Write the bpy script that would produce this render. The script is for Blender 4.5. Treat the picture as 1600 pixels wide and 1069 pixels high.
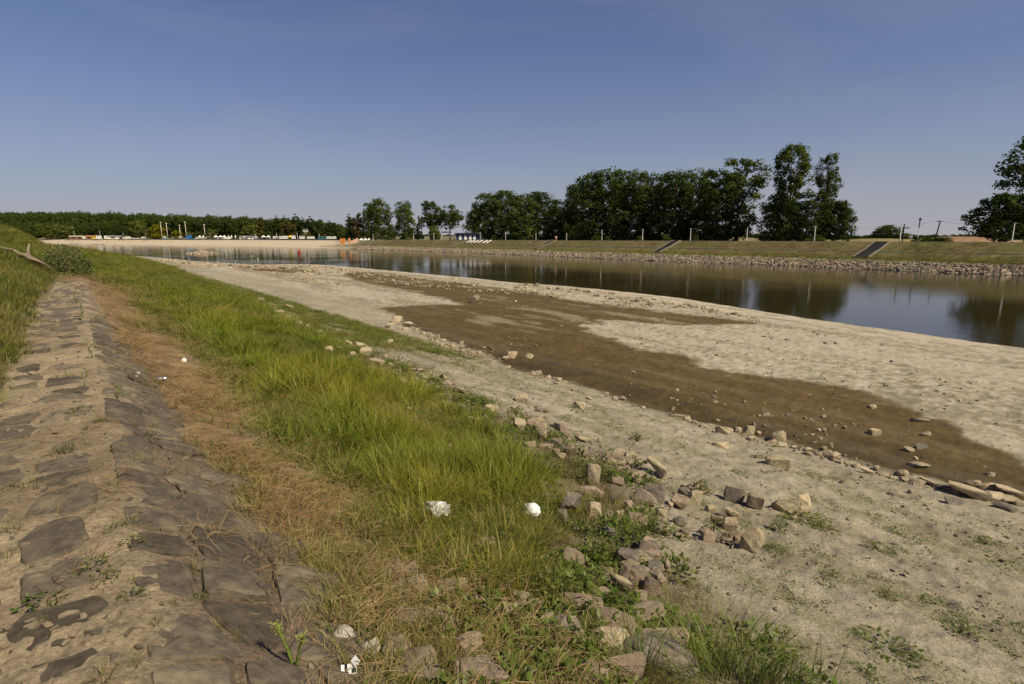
import bpy, bmesh, math, random
import numpy as np
from mathutils import Vector, Matrix, Euler

for o in list(bpy.data.objects): bpy.data.objects.remove(o)
SC = bpy.context.scene
COL = SC.collection
R = math.radians
rnd = random.Random(7)
rng = np.random.default_rng(11)

# ------------------------------------------------------------------ camera, sky, sun, exposure
EYE = 6.0                      # water level is z = 0, the eye is 6 m above it
FPX = 850.0                    # focal length in photograph pixels (1600 wide)
PITCH = math.atan((534.5 - 373.0) / FPX)
cam_d = bpy.data.cameras.new('camera'); cam = bpy.data.objects.new('camera', cam_d); COL.objects.link(cam)
cam_d.sensor_width = 36.0; cam_d.lens = FPX / 1600 * 36; cam_d.clip_start = 0.05; cam_d.clip_end = 9000
cam.location = (0, 0, EYE); cam.rotation_euler = (math.pi / 2 - PITCH, 0, 0)
SC.camera = cam

SUN_EL, SUN_AZ = R(47), R(124)   # azimuth clockwise from +Y (the view direction)
W = bpy.data.worlds.new('World'); SC.world = W; W.use_nodes = True
wn = W.node_tree.nodes; wl = W.node_tree.links
bg = wn['Background']
sky = wn.new('ShaderNodeTexSky'); sky.sky_type = 'NISHITA'; sky.sun_disc = False
sky.sun_elevation = SUN_EL; sky.sun_rotation = SUN_AZ
sky.altitude = 100; sky.air_density = 1.0; sky.dust_density = 1.0; sky.ozone_density = 4.0
tnt = wn.new('ShaderNodeMix'); tnt.data_type = 'RGBA'; tnt.blend_type = 'MULTIPLY'; tnt.inputs[0].default_value = 1.0
tnt.inputs[7].default_value = (0.72, 0.89, 1.20, 1)      # hazy mauve summer sky
wl.new(sky.outputs[0], tnt.inputs[6]); bg.inputs[1].default_value = 0.056
# faint high cirrus, stretched across the whole sky
wtc = wn.new('ShaderNodeTexCoord'); wmp = wn.new('ShaderNodeMapping'); wmp.inputs['Rotation'].default_value = (0, R(18), R(25)); wmp.inputs['Scale'].default_value = (0.9, 3.0, 5.0)
wnz = wn.new('ShaderNodeTexNoise'); wnz.inputs['Scale'].default_value = 1.1; wnz.inputs['Detail'].default_value = 7; wnz.inputs['Roughness'].default_value = .55; wnz.inputs['Distortion'].default_value = .6
wmr = wn.new('ShaderNodeMapRange'); wmr.inputs[1].default_value = .46; wmr.inputs[2].default_value = .80; wmr.inputs[4].default_value = .34
wmx = wn.new('ShaderNodeMix'); wmx.data_type = 'RGBA'; wmx.inputs[7].default_value = (5.2, 5.4, 6.0, 1)
wl.new(wtc.outputs['Generated'], wmp.inputs[0]); wl.new(wmp.outputs[0], wnz.inputs['Vector']); wl.new(wnz.outputs['Fac'], wmr.inputs[0]); wl.new(wmr.outputs[0], wmx.inputs[0])
wl.new(tnt.outputs[2], wmx.inputs[6])
# summer haze that pales the sky towards the horizon, the same all the way round
wsx = wn.new('ShaderNodeSeparateXYZ'); wl.new(wtc.outputs['Generated'], wsx.inputs[0])
wab = wn.new('ShaderNodeMath'); wab.operation = 'ABSOLUTE'; wl.new(wsx.outputs[2], wab.inputs[0])
wdv = wn.new('ShaderNodeMath'); wdv.operation = 'MULTIPLY'; wdv.inputs[1].default_value = -1 / .165; wl.new(wab.outputs[0], wdv.inputs[0])
wex = wn.new('ShaderNodeMath'); wex.operation = 'EXPONENT'; wl.new(wdv.outputs[0], wex.inputs[0])
wsc = wn.new('ShaderNodeMath'); wsc.operation = 'MULTIPLY'; wsc.inputs[1].default_value = .95; wl.new(wex.outputs[0], wsc.inputs[0])
whz = wn.new('ShaderNodeMix'); whz.data_type = 'RGBA'; whz.inputs[7].default_value = (6.5, 6.35, 6.9, 1)
wl.new(wsc.outputs[0], whz.inputs[0]); wl.new(wmx.outputs[2], whz.inputs[6]); wl.new(whz.outputs[2], bg.inputs[0])

sl = bpy.data.lights.new('sun', 'SUN'); sun = bpy.data.objects.new('sun', sl); COL.objects.link(sun)
sl.energy = 5.0; sl.angle = R(0.55); sl.color = (1.0, 0.87, 0.62)
sd = Vector((math.sin(SUN_AZ) * math.cos(SUN_EL), math.cos(SUN_AZ) * math.cos(SUN_EL), math.sin(SUN_EL)))
sun.rotation_euler = sd.to_track_quat('Z', 'Y').to_euler(); sun.location = (60, -20, 60)
SC.view_settings.view_transform = 'Standard'; SC.view_settings.look = 'None'
SC.view_settings.gamma = 1.0; SC.view_settings.exposure = 0.22
SC.render.engine = 'CYCLES'

# ------------------------------------------------------------------ helpers
def tag(o, label=None, cat=None, group=None, kind=None):
    if label: o['label'] = label
    if cat: o['category'] = cat
    if group: o['group'] = group
    if kind: o['kind'] = kind
    return o

def link(name, me, mat=None, parent=None, loc=None, rot=None, scl=None):
    o = bpy.data.objects.new(name, me); COL.objects.link(o)
    if me is not None and mat is not None and len(me.materials) == 0: me.materials.append(mat)
    if parent is not None: o.parent = parent
    if loc is not None: o.location = loc
    if rot is not None: o.rotation_euler = rot
    if scl is not None: o.scale = scl if hasattr(scl, '__len__') else (scl, scl, scl)
    return o

def empty(name, loc=(0, 0, 0), rz=0, scl=1.0):
    o = bpy.data.objects.new(name, None); COL.objects.link(o)
    o.empty_display_size = 0.2
    o.location = loc; o.rotation_euler = (0, 0, rz); o.scale = (scl, scl, scl)
    return o

def copy_tree(o, parent=None):
    c = o.copy(); COL.objects.link(c); c.parent = parent
    for ch in list(o.children): copy_tree(ch, c)
    return c

def mesh_np(name, V, F, smooth=False, attrs=None):
    """V (n,3), F (m,k) arrays of one face size"""
    V = np.asarray(V, dtype=np.float32); F = np.asarray(F, dtype=np.int32)
    me = bpy.data.meshes.new(name)
    m, k = F.shape
    me.vertices.add(len(V)); me.vertices.foreach_set('co', V.ravel())
    me.loops.add(m * k); me.loops.foreach_set('vertex_index', F.ravel())
    me.polygons.add(m)
    me.polygons.foreach_set('loop_start', np.arange(0, m * k, k, dtype=np.int32))
    me.polygons.foreach_set('loop_total', np.full(m, k, dtype=np.int32))
    if smooth: me.polygons.foreach_set('use_smooth', np.ones(m, dtype=bool))
    me.update(calc_edges=True)
    for an, (typ, arr) in (attrs or {}).items():
        a = me.attributes.new(an, typ, 'POINT')
        a.data.foreach_set({'FLOAT': 'value', 'FLOAT_VECTOR': 'vector', 'FLOAT_COLOR': 'color', 'INT': 'value'}[typ], np.ascontiguousarray(arr).ravel())
    return me

class MB:
    """collects faces of one part"""
    def __init__(s): s.v = []; s.f = []
    def add(s, vs, fs):
        b = len(s.v); s.v += [tuple(v) for v in vs]; s.f += [tuple(b + i for i in f) for f in fs]; return s
    def box(s, c, d, rz=0.0, taper=1.0):
        cx, cy, cz = c; dx, dy, dz = d[0] / 2, d[1] / 2, d[2] / 2
        ca, sa = math.cos(rz), math.sin(rz); vs = []
        for zz in (-1, 1):
            k = taper if zz > 0 else 1.0
            for x, y in ((-1, -1), (1, -1), (1, 1), (-1, 1)):
                X, Y = x * dx * k, y * dy * k
                vs.append((cx + X * ca - Y * sa, cy + X * sa + Y * ca, cz + zz * dz))
        return s.add(vs, [(3, 2, 1, 0), (4, 5, 6, 7), (0, 1, 5, 4), (1, 2, 6, 5), (2, 3, 7, 6), (3, 0, 4, 7)])
    def tube(s, pts, rads, n=8, cap=True):
        pts = [Vector(p) for p in pts]; vs = []; fs = []
        up = Vector((0.13, 0.21, 0.97))
        for i, p in enumerate(pts):
            t = (pts[min(i + 1, len(pts) - 1)] - pts[max(i - 1, 0)]).normalized()
            a = t.cross(up)
            if a.length < 1e-3: a = t.cross(Vector((1, 0, 0)))
            a.normalize(); b = t.cross(a)
            for k in range(n):
                an = 2 * math.pi * k / n
                vs.append(p + (a * math.cos(an) + b * math.sin(an)) * rads[i])
        for i in range(len(pts) - 1):
            for k in range(n):
                k2 = (k + 1) % n
                fs.append((i * n + k, i * n + k2, (i + 1) * n + k2, (i + 1) * n + k))
        if cap: fs.append(tuple(range(n))[::-1]); fs.append(tuple((len(pts) - 1) * n + k for k in range(n)))
        return s.add(vs, fs)
    def prism(s, prof, y0, y1):
        n = len(prof)
        vs = [(x, y0, z) for x, z in prof] + [(x, y1, z) for x, z in prof]
        fs = [tuple(range(n)), tuple(range(2 * n - 1, n - 1, -1))]
        for i in range(n):
            j = (i + 1) % n; fs.append((j, i, n + i, n + j))
        return s.add(vs, fs)
    def lathe(s, prof, n=12, c=(0, 0, 0)):
        vs = []; fs = []
        for r, z in prof:
            for k in range(n):
                a = 2 * math.pi * k / n; vs.append((c[0] + r * math.cos(a), c[1] + r * math.sin(a), c[2] + z))
        for i in range(len(prof) - 1):
            for k in range(n):
                k2 = (k + 1) % n; fs.append((i * n + k, i * n + k2, (i + 1) * n + k2, (i + 1) * n + k))
        fs.append(tuple(range(n))[::-1]); fs.append(tuple((len(prof) - 1) * n + k for k in range(n)))
        return s.add(vs, fs)
    def mesh(s, name, smooth=False):
        me = bpy.data.meshes.new(name); me.from_pydata([tuple(v) for v in s.v], [], s.f)
        bm = bmesh.new(); bm.from_mesh(me); bmesh.ops.recalc_face_normals(bm, faces=bm.faces); bm.to_mesh(me); bm.free()
        if smooth:
            for p in me.polygons: p.use_smooth = True
        me.update(); return me
    def build(s, name, mat, parent=None, smooth=False, **k):
        return link(name, s.mesh(name, smooth), mat, parent, **k)

# ---- value noise in numpy
def _h(ix, iy, seed):
    n = (ix.astype(np.int64) * 374761393 + iy.astype(np.int64) * 668265263 + seed * 974711) & 0x7fffffff
    n = ((n ^ (n >> 13)) * 1274126177) & 0x7fffffff
    n = n ^ (n >> 16)
    return (n & 0xffff) / 65535.0
def vnoise(x, y, seed=0):
    x = np.asarray(x, dtype=np.float64); y = np.asarray(y, dtype=np.float64)
    ix = np.floor(x); iy = np.floor(y); fx = x - ix; fy = y - iy
    fx = fx * fx * fx * (fx * (fx * 6 - 15) + 10); fy = fy * fy * fy * (fy * (fy * 6 - 15) + 10)
    a = _h(ix, iy, seed); b = _h(ix + 1, iy, seed); c = _h(ix, iy + 1, seed); d = _h(ix + 1, iy + 1, seed)
    return (a + (b - a) * fx) * (1 - fy) + (c + (d - c) * fx) * fy
def fbm(x, y, oct=4, seed=0, gain=0.5):
    t = 0; a = 1.0; tot = 0
    for i in range(oct):
        ca, sa = math.cos(0.6 + i), math.sin(0.6 + i)
        t = t + a * vnoise((x * ca - y * sa) * 2 ** i, (x * sa + y * ca) * 2 ** i, seed + i * 17); tot += a; a *= gain
    return t / tot            # 0..1, mean .5
def sstep(a, b, x):
    t = np.clip((x - a) / (b - a), 0, 1); return t * t * (3 - 2 * t)

# ---- materials
def mat(name):
    m = bpy.data.materials.new(name); m.use_nodes = True
    nt = m.node_tree; return m, nt.nodes, nt.links, nt.nodes['Principled BSDF']
def simple(name, col, rough=0.7, noise=0.25, scale=3.0, metallic=0.0, bump=0.0, spec=0.3):
    m, n, l, p = mat(name)
    p.inputs['Roughness'].default_value = rough; p.inputs['Metallic'].default_value = metallic
    p.inputs['Specular IOR Level'].default_value = spec
    tc = n.new('ShaderNodeTexCoord'); nz = n.new('ShaderNodeTexNoise'); nz.inputs['Scale'].default_value = scale; nz.inputs['Detail'].default_value = 6
    l.new(tc.outputs['Object'], nz.inputs['Vector'])
    mx = n.new('ShaderNodeMix'); mx.data_type = 'RGBA'
    mx.inputs[6].default_value = tuple(c * (1 - noise) for c in col) + (1,); mx.inputs[7].default_value = tuple(min(1, c * (1 + noise)) for c in col) + (1,)
    l.new(nz.outputs['Fac'], mx.inputs[0]); l.new(mx.outputs[2], p.inputs['Base Color'])
    if bump:
        b = n.new('ShaderNodeBump'); b.inputs['Strength'].default_value = 1.0; b.inputs['Distance'].default_value = bump
        l.new(nz.outputs['Fac'], b.inputs['Height']); l.new(b.outputs['Normal'], p.inputs['Normal'])
    return m

# ------------------------------------------------------------------ the lie of the land
# s runs along the near bank (away and to the left), w runs from the bank's edge towards the river
US = np.array([-0.62, 0.785]); US = US / np.linalg.norm(US); VW = np.array([US[1], -US[0]])
def to_sw(x, y): return x * US[0] + y * US[1], x * VW[0] + y * VW[1]
def to_xy(s, w): return s * US[0] + w * VW[0], s * US[1] + w * VW[1]

CP, SP = math.cos(PITCH), math.sin(PITCH)
def ray(px, py):
    xc = (px - 800) / FPX; yc = (534.5 - py) / FPX
    return np.array([xc, CP + yc * SP, -SP + yc * CP])
def on_plane(px, py, z):
    d = ray(px, py); t = (z - EYE) / d[2]; return (d[0] * t, d[1] * t)
def project(x, y, z):
    dz = z - EYE; dep = y * CP - dz * SP; up = y * SP + dz * CP
    return 800 + FPX * x / dep, 534.5 - FPX * up / dep

def chaikin(P, it=2):
    P = [np.array(p, float) for p in P]
    for _ in range(it):
        Q = [P[0]]
        for a, b in zip(P[:-1], P[1:]): Q += [a * .75 + b * .25, a * .25 + b * .75]
        P = Q + [P[-1]]
    return np.array(P)
NSpx = [(1600, 545), (1450, 523), (1300, 503), (1150, 480), (1056, 464), (937, 452), (860, 445), (805, 442), (745, 435), (687, 430), (600, 422),
        (500, 413), (459, 416), (422, 416), (375, 412), (320, 410), (294, 407), (250, 403), (180, 397), (150, 393), (100, 386)]
NS = chaikin([(75, -60), (45, 8)] + [on_plane(a, b, 0) for a, b in NSpx] + [(-520, 490), (-1500, 800)], 2)
FSpx = [(1600, 431.5), (1400, 422.5), (1200, 414), (1025, 407.7), (850, 400), (650, 392), (500, 387.7), (400, 385.2), (300, 383.8), (180, 382.5), (75, 381.5), (0, 381)]
FSk = [0, 0, 0, 0, 0, 0, 1, 1, 1, 1, 1, 1]
_f = [on_plane(a, b, 0) for a, b in FSpx]
FS = chaikin([(150, 20), (112, 62)] + _f + [(-800, 720), (-2200, 1300)], 2)
_k = chaikin([(0, 0), (0, 0)] + [(k, 0) for k in FSk] + [(1, 0), (1, 0)], 2)[:, 0]
_k = np.clip((_k - .62) / .34, 0, 1)

def sdist(x, y, P, extra=None):
    """signed distance to a polyline (positive on its left side) and an interpolated vertex value"""
    n = len(x); best = np.full(n, 1e18); sg = np.ones(n); ex = np.zeros(n)
    for i in range(len(P) - 1):
        a = P[i]; d = P[i + 1] - a; L2 = d @ d
        rx = x - a[0]; ry = y - a[1]
        t = np.clip((rx * d[0] + ry * d[1]) / L2, 0, 1)
        qx = rx - t * d[0]; qy = ry - t * d[1]; q = qx * qx + qy * qy
        m = q < best
        best = np.where(m, q, best)
        sg = np.where(m, np.sign(d[0] * ry - d[1] * rx), sg)
        if extra is not None: ex = np.where(m, extra[i] + t * (extra[i + 1] - extra[i]), ex)
    return np.sqrt(best) * sg, ex

PW = [-400, -40, -4.5, -0.98, -0.86, 0.0, 0.12, 0.75, 2.0, 4.5, 9.0, 13.0, 17, 22, 32, 60, 400]
PZ = [6.9, 6.9, 6.9, 4.47, 4.41, 4.41, 4.37, 4.03, 3.55, 2.95, 1.9, 1.02, 0.86, 0.93, 0.85, 0.8, 0.8]
BK_S0, BK_A = 63.0, 0.047
ISL = on_plane(316, 396.5, 0)
def smooth_height(x, y):
    x = np.atleast_1d(np.asarray(x, float)); y = np.atleast_1d(np.asarray(y, float))
    s, w = to_sw(x, y)
    q = BK_A * np.maximum(0, s - BK_S0)
    we = np.where(w < -0.3, np.minimum(-0.3, w + q), w)      # the grass bank swings away to the left
    zn = np.interp(we, PW, PZ)
    zn = zn - sstep(70, 165, s) * np.clip((zn - 1) / 3.4, 0, 1)
    n, _ = sdist(x, y, NS)          # the near land lies on the left of NS
    lim = np.where(n < 9, 0.085 * n, 0.765 + 0.32 * (n - 9)); lim = np.where(n < 0, 0.16 * n, lim)
    k = 0.12
    zn = np.where(np.abs(zn - lim) < k, np.minimum(zn, lim) - (k - np.abs(zn - lim)) ** 2 / (4 * k), np.minimum(zn, lim))
    d, kd = sdist(x, y, FS, _k); d = -d
    lev = np.interp(d, [-30, 0, 4.5, 4.9, 6.5, 10, 10.5, 15, 16, 60, 400, 3000], [-4, 0, 1.4, 1.75, 2.05, 3.3, 3.34, 5.2, 5.22, 5.0, 4.8, 4.6])
    bea = np.interp(d, [-30, 0, 48, 52, 56, 90, 400, 3000], [-2, 0, 4.6, 4.7, 5.5, 5.6, 6, 6])
    leftness = sstep(-150, -520, x)
    bea = bea + leftness * np.interp(d, [70, 180, 400, 3000], [0, 17, 20, 20]) + (1 - leftness) * np.interp(d, [80, 220, 3000], [0, 3, 3])
    zf = lev * (1 - kd) + bea * kd
    zf = np.where(d < 0, np.where(kd > .5, .06 * d, .2 * d), zf)
    z = np.maximum(np.maximum(zn, -2.5), np.maximum(zf, -2.5))
    isl = 0.75 * np.exp(-(((x - ISL[0]) / 5.0) ** 2 + ((y - ISL[1]) / 4.0) ** 2) ) * 1.5 - 0.35
    z = np.where((n < 0) & (d < 0), np.maximum(z, isl), z)
    return z, s, w, n, d, kd

def ground_pt(px, py):
    d = ray(px, py)
    ts = np.exp(np.linspace(math.log(0.8), math.log(1500), 900))
    P = d[None, :] * ts[:, None]
    z = smooth_height(P[:, 0], P[:, 1])[0]
    hit = np.where(P[:, 2] + EYE < z)[0]
    if len(hit) == 0: return None
    i = hit[0]; a, b = ts[max(i - 1, 0)], ts[i]
    tt = np.linspace(a, b, 24); Q = d[None, :] * tt[:, None]
    z = smooth_height(Q[:, 0], Q[:, 1])[0]; j = np.where(Q[:, 2] + EYE <= z)[0]
    j = j[0] if len(j) else 23
    return (Q[j, 0], Q[j, 1])
def gz(x, y): return float(full_height(np.array([x]), np.array([y]))[0][0])

# ------------------------------------------------------------------ zones of the ground
def poly(pts, z): return np.array([on_plane(a, b, z) for a, b in pts])
MUD = poly([(1700, 830), (1600, 792), (1500, 766), (1350, 731), (1200, 691), (1050, 651), (900, 611), (800, 579), (730, 547), (650, 509), (590, 480), (640, 476),
            (720, 478), (690, 464), (560, 440), (530, 424), (600, 425), (700, 440), (790, 449), (830, 456), (900, 470), (1000, 482), (1100, 492), (1190, 506),
            (1120, 506), (1000, 501), (935, 497), (905, 510), (960, 530), (1060, 556), (1150, 580), (1250, 590), (1330, 605), (1450, 640), (1530, 682), (1600, 722), (1700, 775)], 0.95)
MUD2 = poly([(360, 417), (400, 425), (455, 429), (500, 427), (460, 421), (420, 418)], 0.7)
def inpoly(x, y, P):
    c = np.zeros(len(x), bool); n = len(P); j = n - 1
    for i in range(n):
        xi, yi = P[i]; xj, yj = P[j]
        m = (yi > y) != (yj > y)
        with np.errstate(divide='ignore', invalid='ignore'):
            c ^= m & (x < (xj - xi) * (y - yi) / (yj - yi) + xi)
        j = i
    return c
def w_dry(s): return np.interp(s, [0, 2.3, 3.0, 3.8, 7, 26, 30, 40], [2.6, 2.3, 1.85, 1.5, 1.35, 1.35, 0.6, -0.3])
def w_pave(s): return np.interp(s, [0, 4, 6.5, 10, 20, 30], [.85, .75, .55, .32, .22, .15])
def w_grn(s): return np.interp(s, [-4, 1.5, 2.8, 3.9, 5.0, 11.5, 20, 30, 50, 90, 115, 200, 400], [1.2, 1.7, 2.5, 3.7, 4.4, 5.5, 6.3, 7.2, 9.3, 12.0, 13.5, 12, 5])

def zones(x, y, s, w, n, d, kd):
    """soft 0..1 masks for the kinds of ground"""
    wob = (fbm(x * .9, y * .9, 4, 3) - .5); wob2 = (fbm(x * .25, y * .25, 3, 9) - .5)
    k = 1 + np.clip((np.hypot(x, y) - 8) / 40, 0, 3)
    ws = w + wob * 0.9 * np.minimum(k, 2.2)
    m = {}
    land = (n > -3)
    m['bank'] = sstep(-0.75, -1.05, w + wob * 0.35) * land
    m['path'] = (1 - m['bank']) * sstep(w_pave(s) + .15, w_pave(s) - .1, w + wob * 0.25) * sstep(29, 25, s) * land
    wd, wg = w_dry(s), w_grn(s)
    m['dry'] = (1 - m['bank']) * (1 - m['path']) * sstep(wd + .35, wd - .25, ws) * sstep(33, 27, s) * land
    gr = sstep(wg + .35, wg - .35, ws) * sstep(1.7, 3.2, s + wob * 2) * land
    gr = np.maximum(gr, sstep(24, 30, s + wob) * sstep(wg + .4, wg - .4, ws) * land)
    gr = gr * sstep(2.0, 6.0, n + wob * 4)
    m['green'] = np.clip(gr - m['dry'] - m['path'], 0, 1) * (1 - m['bank'])
    # thin low growth on the silt beyond the stones
    streak = fbm(s * .35, w * 1.6, 4, 21)
    sp = sstep(wg - .2, wg + .6, w) * sstep(13.2, 11.8, w) * land
    m['sprout'] = sp * (sstep(.50, .64, streak) * .45 + 1.3 * sstep(16, 24, s) * sstep(85, 55, s) * sstep(6.0, 7.2, w) * sstep(.27, .44, streak))
    m['weeds'] = land * sstep(wg - .6, wg, w) * sstep(wg + 1.9, wg + 1.0, w) * sstep(34, 20, s) * sstep(-1, 1, s)
    wx, wy = x + wob * 1.3 * np.minimum(k, 2), y + wob2 * 1.2 * np.minimum(k, 2)
    fw = fbm(x * 2.5, y * 2.5, 3, 15) - .5
    acc = np.zeros(len(x)); sg = .20 * np.minimum(k, 3) + .5 * fw
    for ox, oy in ((0, 0), (1, 0), (-1, 0), (0, 1), (0, -1), (.6, .6), (-.6, -.6)):
        acc += inpoly(wx + ox * sg, wy + oy * sg, MUD) | inpoly(wx + ox * sg, wy + oy * sg, MUD2)
    m['mud'] = sstep(.05, .95, acc / 7 + fw * .35)
    return m

def full_height(x, y):
    z, s, w, n, d, kd = smooth_height(x, y)
    r = np.hypot(x, y)
    near = sstep(60, 25, r)
    land = sstep(-2, 1, n)
    # broad and fine unevenness
    a = (fbm(x * .8, y * .8, 3, 5) - .5)
    b = (fbm(x * 4.0, y * 4.0, 3, 6) - .5)
    c = (fbm(x * 11., y * 11., 2, 8) - .5)
    rid = 1 - 2 * np.abs(fbm(x * 2.6, y * 2.6, 3, 31) - .5) * 2
    pathz = sstep(-1.1, -.8, w) * sstep(.35, .05, w)
    slope = sstep(.05, .3, w) * sstep(1.2, .8, w)
    sandz = sstep(3.5, 6, w)
    z = z + land * (a * (.10 * (1 - pathz) * (1 - slope)) * sstep(0.3, 3, np.abs(w)))
    z = z + near * land * (b * (.055 * pathz + .035 * slope + .06 * (1 - pathz) * (1 - slope)) + c * (.022 + .012 * sandz))
    z = z - .018 * slope * land
    # trampled silt: pits and ridges
    z = z + near * land * sandz * (rid - .5) * .035 * sstep(13.2, 12.4, w)
    z = z + land * sstep(16, 20, w) * ((fbm(s * 1.3, w * 2.2, 3, 41) - .5) * .07) * sstep(0, 4, n)
    # far bank: rubble and tussocks
    fl = sstep(0, 1, d)
    z = z + fl * (1 - kd) * (fbm(x * .9, y * .9, 2, 51) - .5) * .25 * sstep(16, 14, d)
    return z, s, w, n, d, kd

def soil_colour(x, y, s, w, n, d, kd, z):
    m = zones(x, y, s, w, n, d, kd)
    N = len(x); r = np.hypot(x, y)
    f1 = fbm(x * 1.1, y * 1.1, 4, 61); f2 = fbm(x * 5, y * 5, 3, 62); f3 = fbm(s * .12, w * .6, 4, 63)
    L = lambda a, b, t: np.array(a)[None, :] * (1 - t[:, None]) + np.array(b)[None, :] * t[:, None]
    def over(c, col, t): return c * (1 - t[:, None]) + (np.array(col)[None, :] if np.ndim(col) == 1 else col) * t[:, None]
    c = L((.205, .175, .123), (.375, .328, .246), np.clip(f1 * .8 + f3 * .7 - .25, 0, 1))           # dry silt
    # the wide gravelly flat nearer the river
    bar = sstep(15, 20, w)
    c = over(c, L((.235, .20, .142), (.375, .33, .248), sstep(.36, .60, f2 * .45 + f3 * .55)), bar)
    c = over(c, (.44, .385, .29), bar * sstep(10, 5, n) * sstep(.4, .6, f1) * .7)
    c = over(c, (.16, .125, .075), sstep(.7, .1, n) * (n > -2) * .8)                              # damp margin
    mudc = L((.074, .046, .010), (.108, .070, .017), np.clip(f1 * 1.2 - .1, 0, 1))
    mudc = mudc * (.62 + .38 * sstep(13.2, 17.5, w + (f1 - .5) * 2))[:, None]
    mudc = over(mudc, (.24, .195, .125), sstep(.52, .70, fbm(s * .10, w * 1.5, 4, 66)) * .14)
    pale = sstep(.60, .72, fbm(s * .18, w * .9, 4, 64)) * sstep(16, 20, w)
    mudc = over(mudc, (.27, .215, .14), pale * .7)
    c = over(c, mudc, m['mud'] * .96)
    wet = m['mud'] * .6
    c = over(c, L((.17, .14, .075), (.10, .13, .03), np.clip(m['sprout'], 0, 1) ), np.clip(m['sprout'], 0, 1) * .75)
    c = over(c, (.15, .115, .065), m['weeds'] * .75)
    c = over(c, L((.075, .075, .022), (.13, .12, .035), f1), m['green'])
    c = over(c, L((.15, .095, .045), (.29, .20, .105), np.clip(f2 * 1.4 - .2, 0, 1)), m['dry'])
    pc = L((.205, .152, .092), (.36, .285, .19), np.clip(f1 * .9 + f2 * .5 - .2, 0, 1))
    dark = sstep(.50, .56, fbm(s * 1.6, w * 5.5, 3, 65)) * sstep(10, 14, s)
    pc = over(pc, (.12, .10, .085), dark * .85)
    pc = over(pc, (.17, .125, .085), sstep(.05, .3, w))
    c = over(c, pc, m['path'])
    c = over(c, L((.085, .085, .022), (.16, .14, .04), f1), m['bank'])
    # far side
    f = sstep(-.5, .5, d)
    lv = L((.092, .070, .030), (.16, .122, .056), np.clip(fbm(x * .25, y * .25, 4, 71) * 1.6 - .3, 0, 1))
    lv = over(lv, (.10, .105, .03), sstep(.45, .62, fbm(x * .12, y * .12, 4, 72)) * .55)
    lv = lv * (.7 + .6 * fbm(x * 1.1, y * 1.1, 3, 73))[:, None]
    lv = over(lv, (.115, .115, .025), sstep(4.3, 5.0, d) * sstep(8.2, 6.2, d) * .85)
    lv = over(lv, (.27, .22, .145), sstep(5.1, 4.5, d))
    lv = over(lv, (.14, .13, .05), sstep(16, 22, d))
    lv = over(lv, (.24, .17, .085), sstep(80, 110, d) * sstep(.4, .6, f1))
    be = L((.42, .345, .25), (.52, .435, .325), f1)
    be = over(be, (.20, .16, .11), sstep(47, 50, d) * sstep(60, 53, d) * .9)
    be = over(be, (.16, .14, .08), sstep(54, 58, d))
    fc = over(lv, be, kd)
    c = over(c, fc, f)
    c = c * (0.86 + .28 * f2)[:, None]
    uw = sstep(-.05, -.4, z)
    c = over(c, (.07, .055, .03), uw)
    return np.clip(c, 0.01, .8), wet, m

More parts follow.
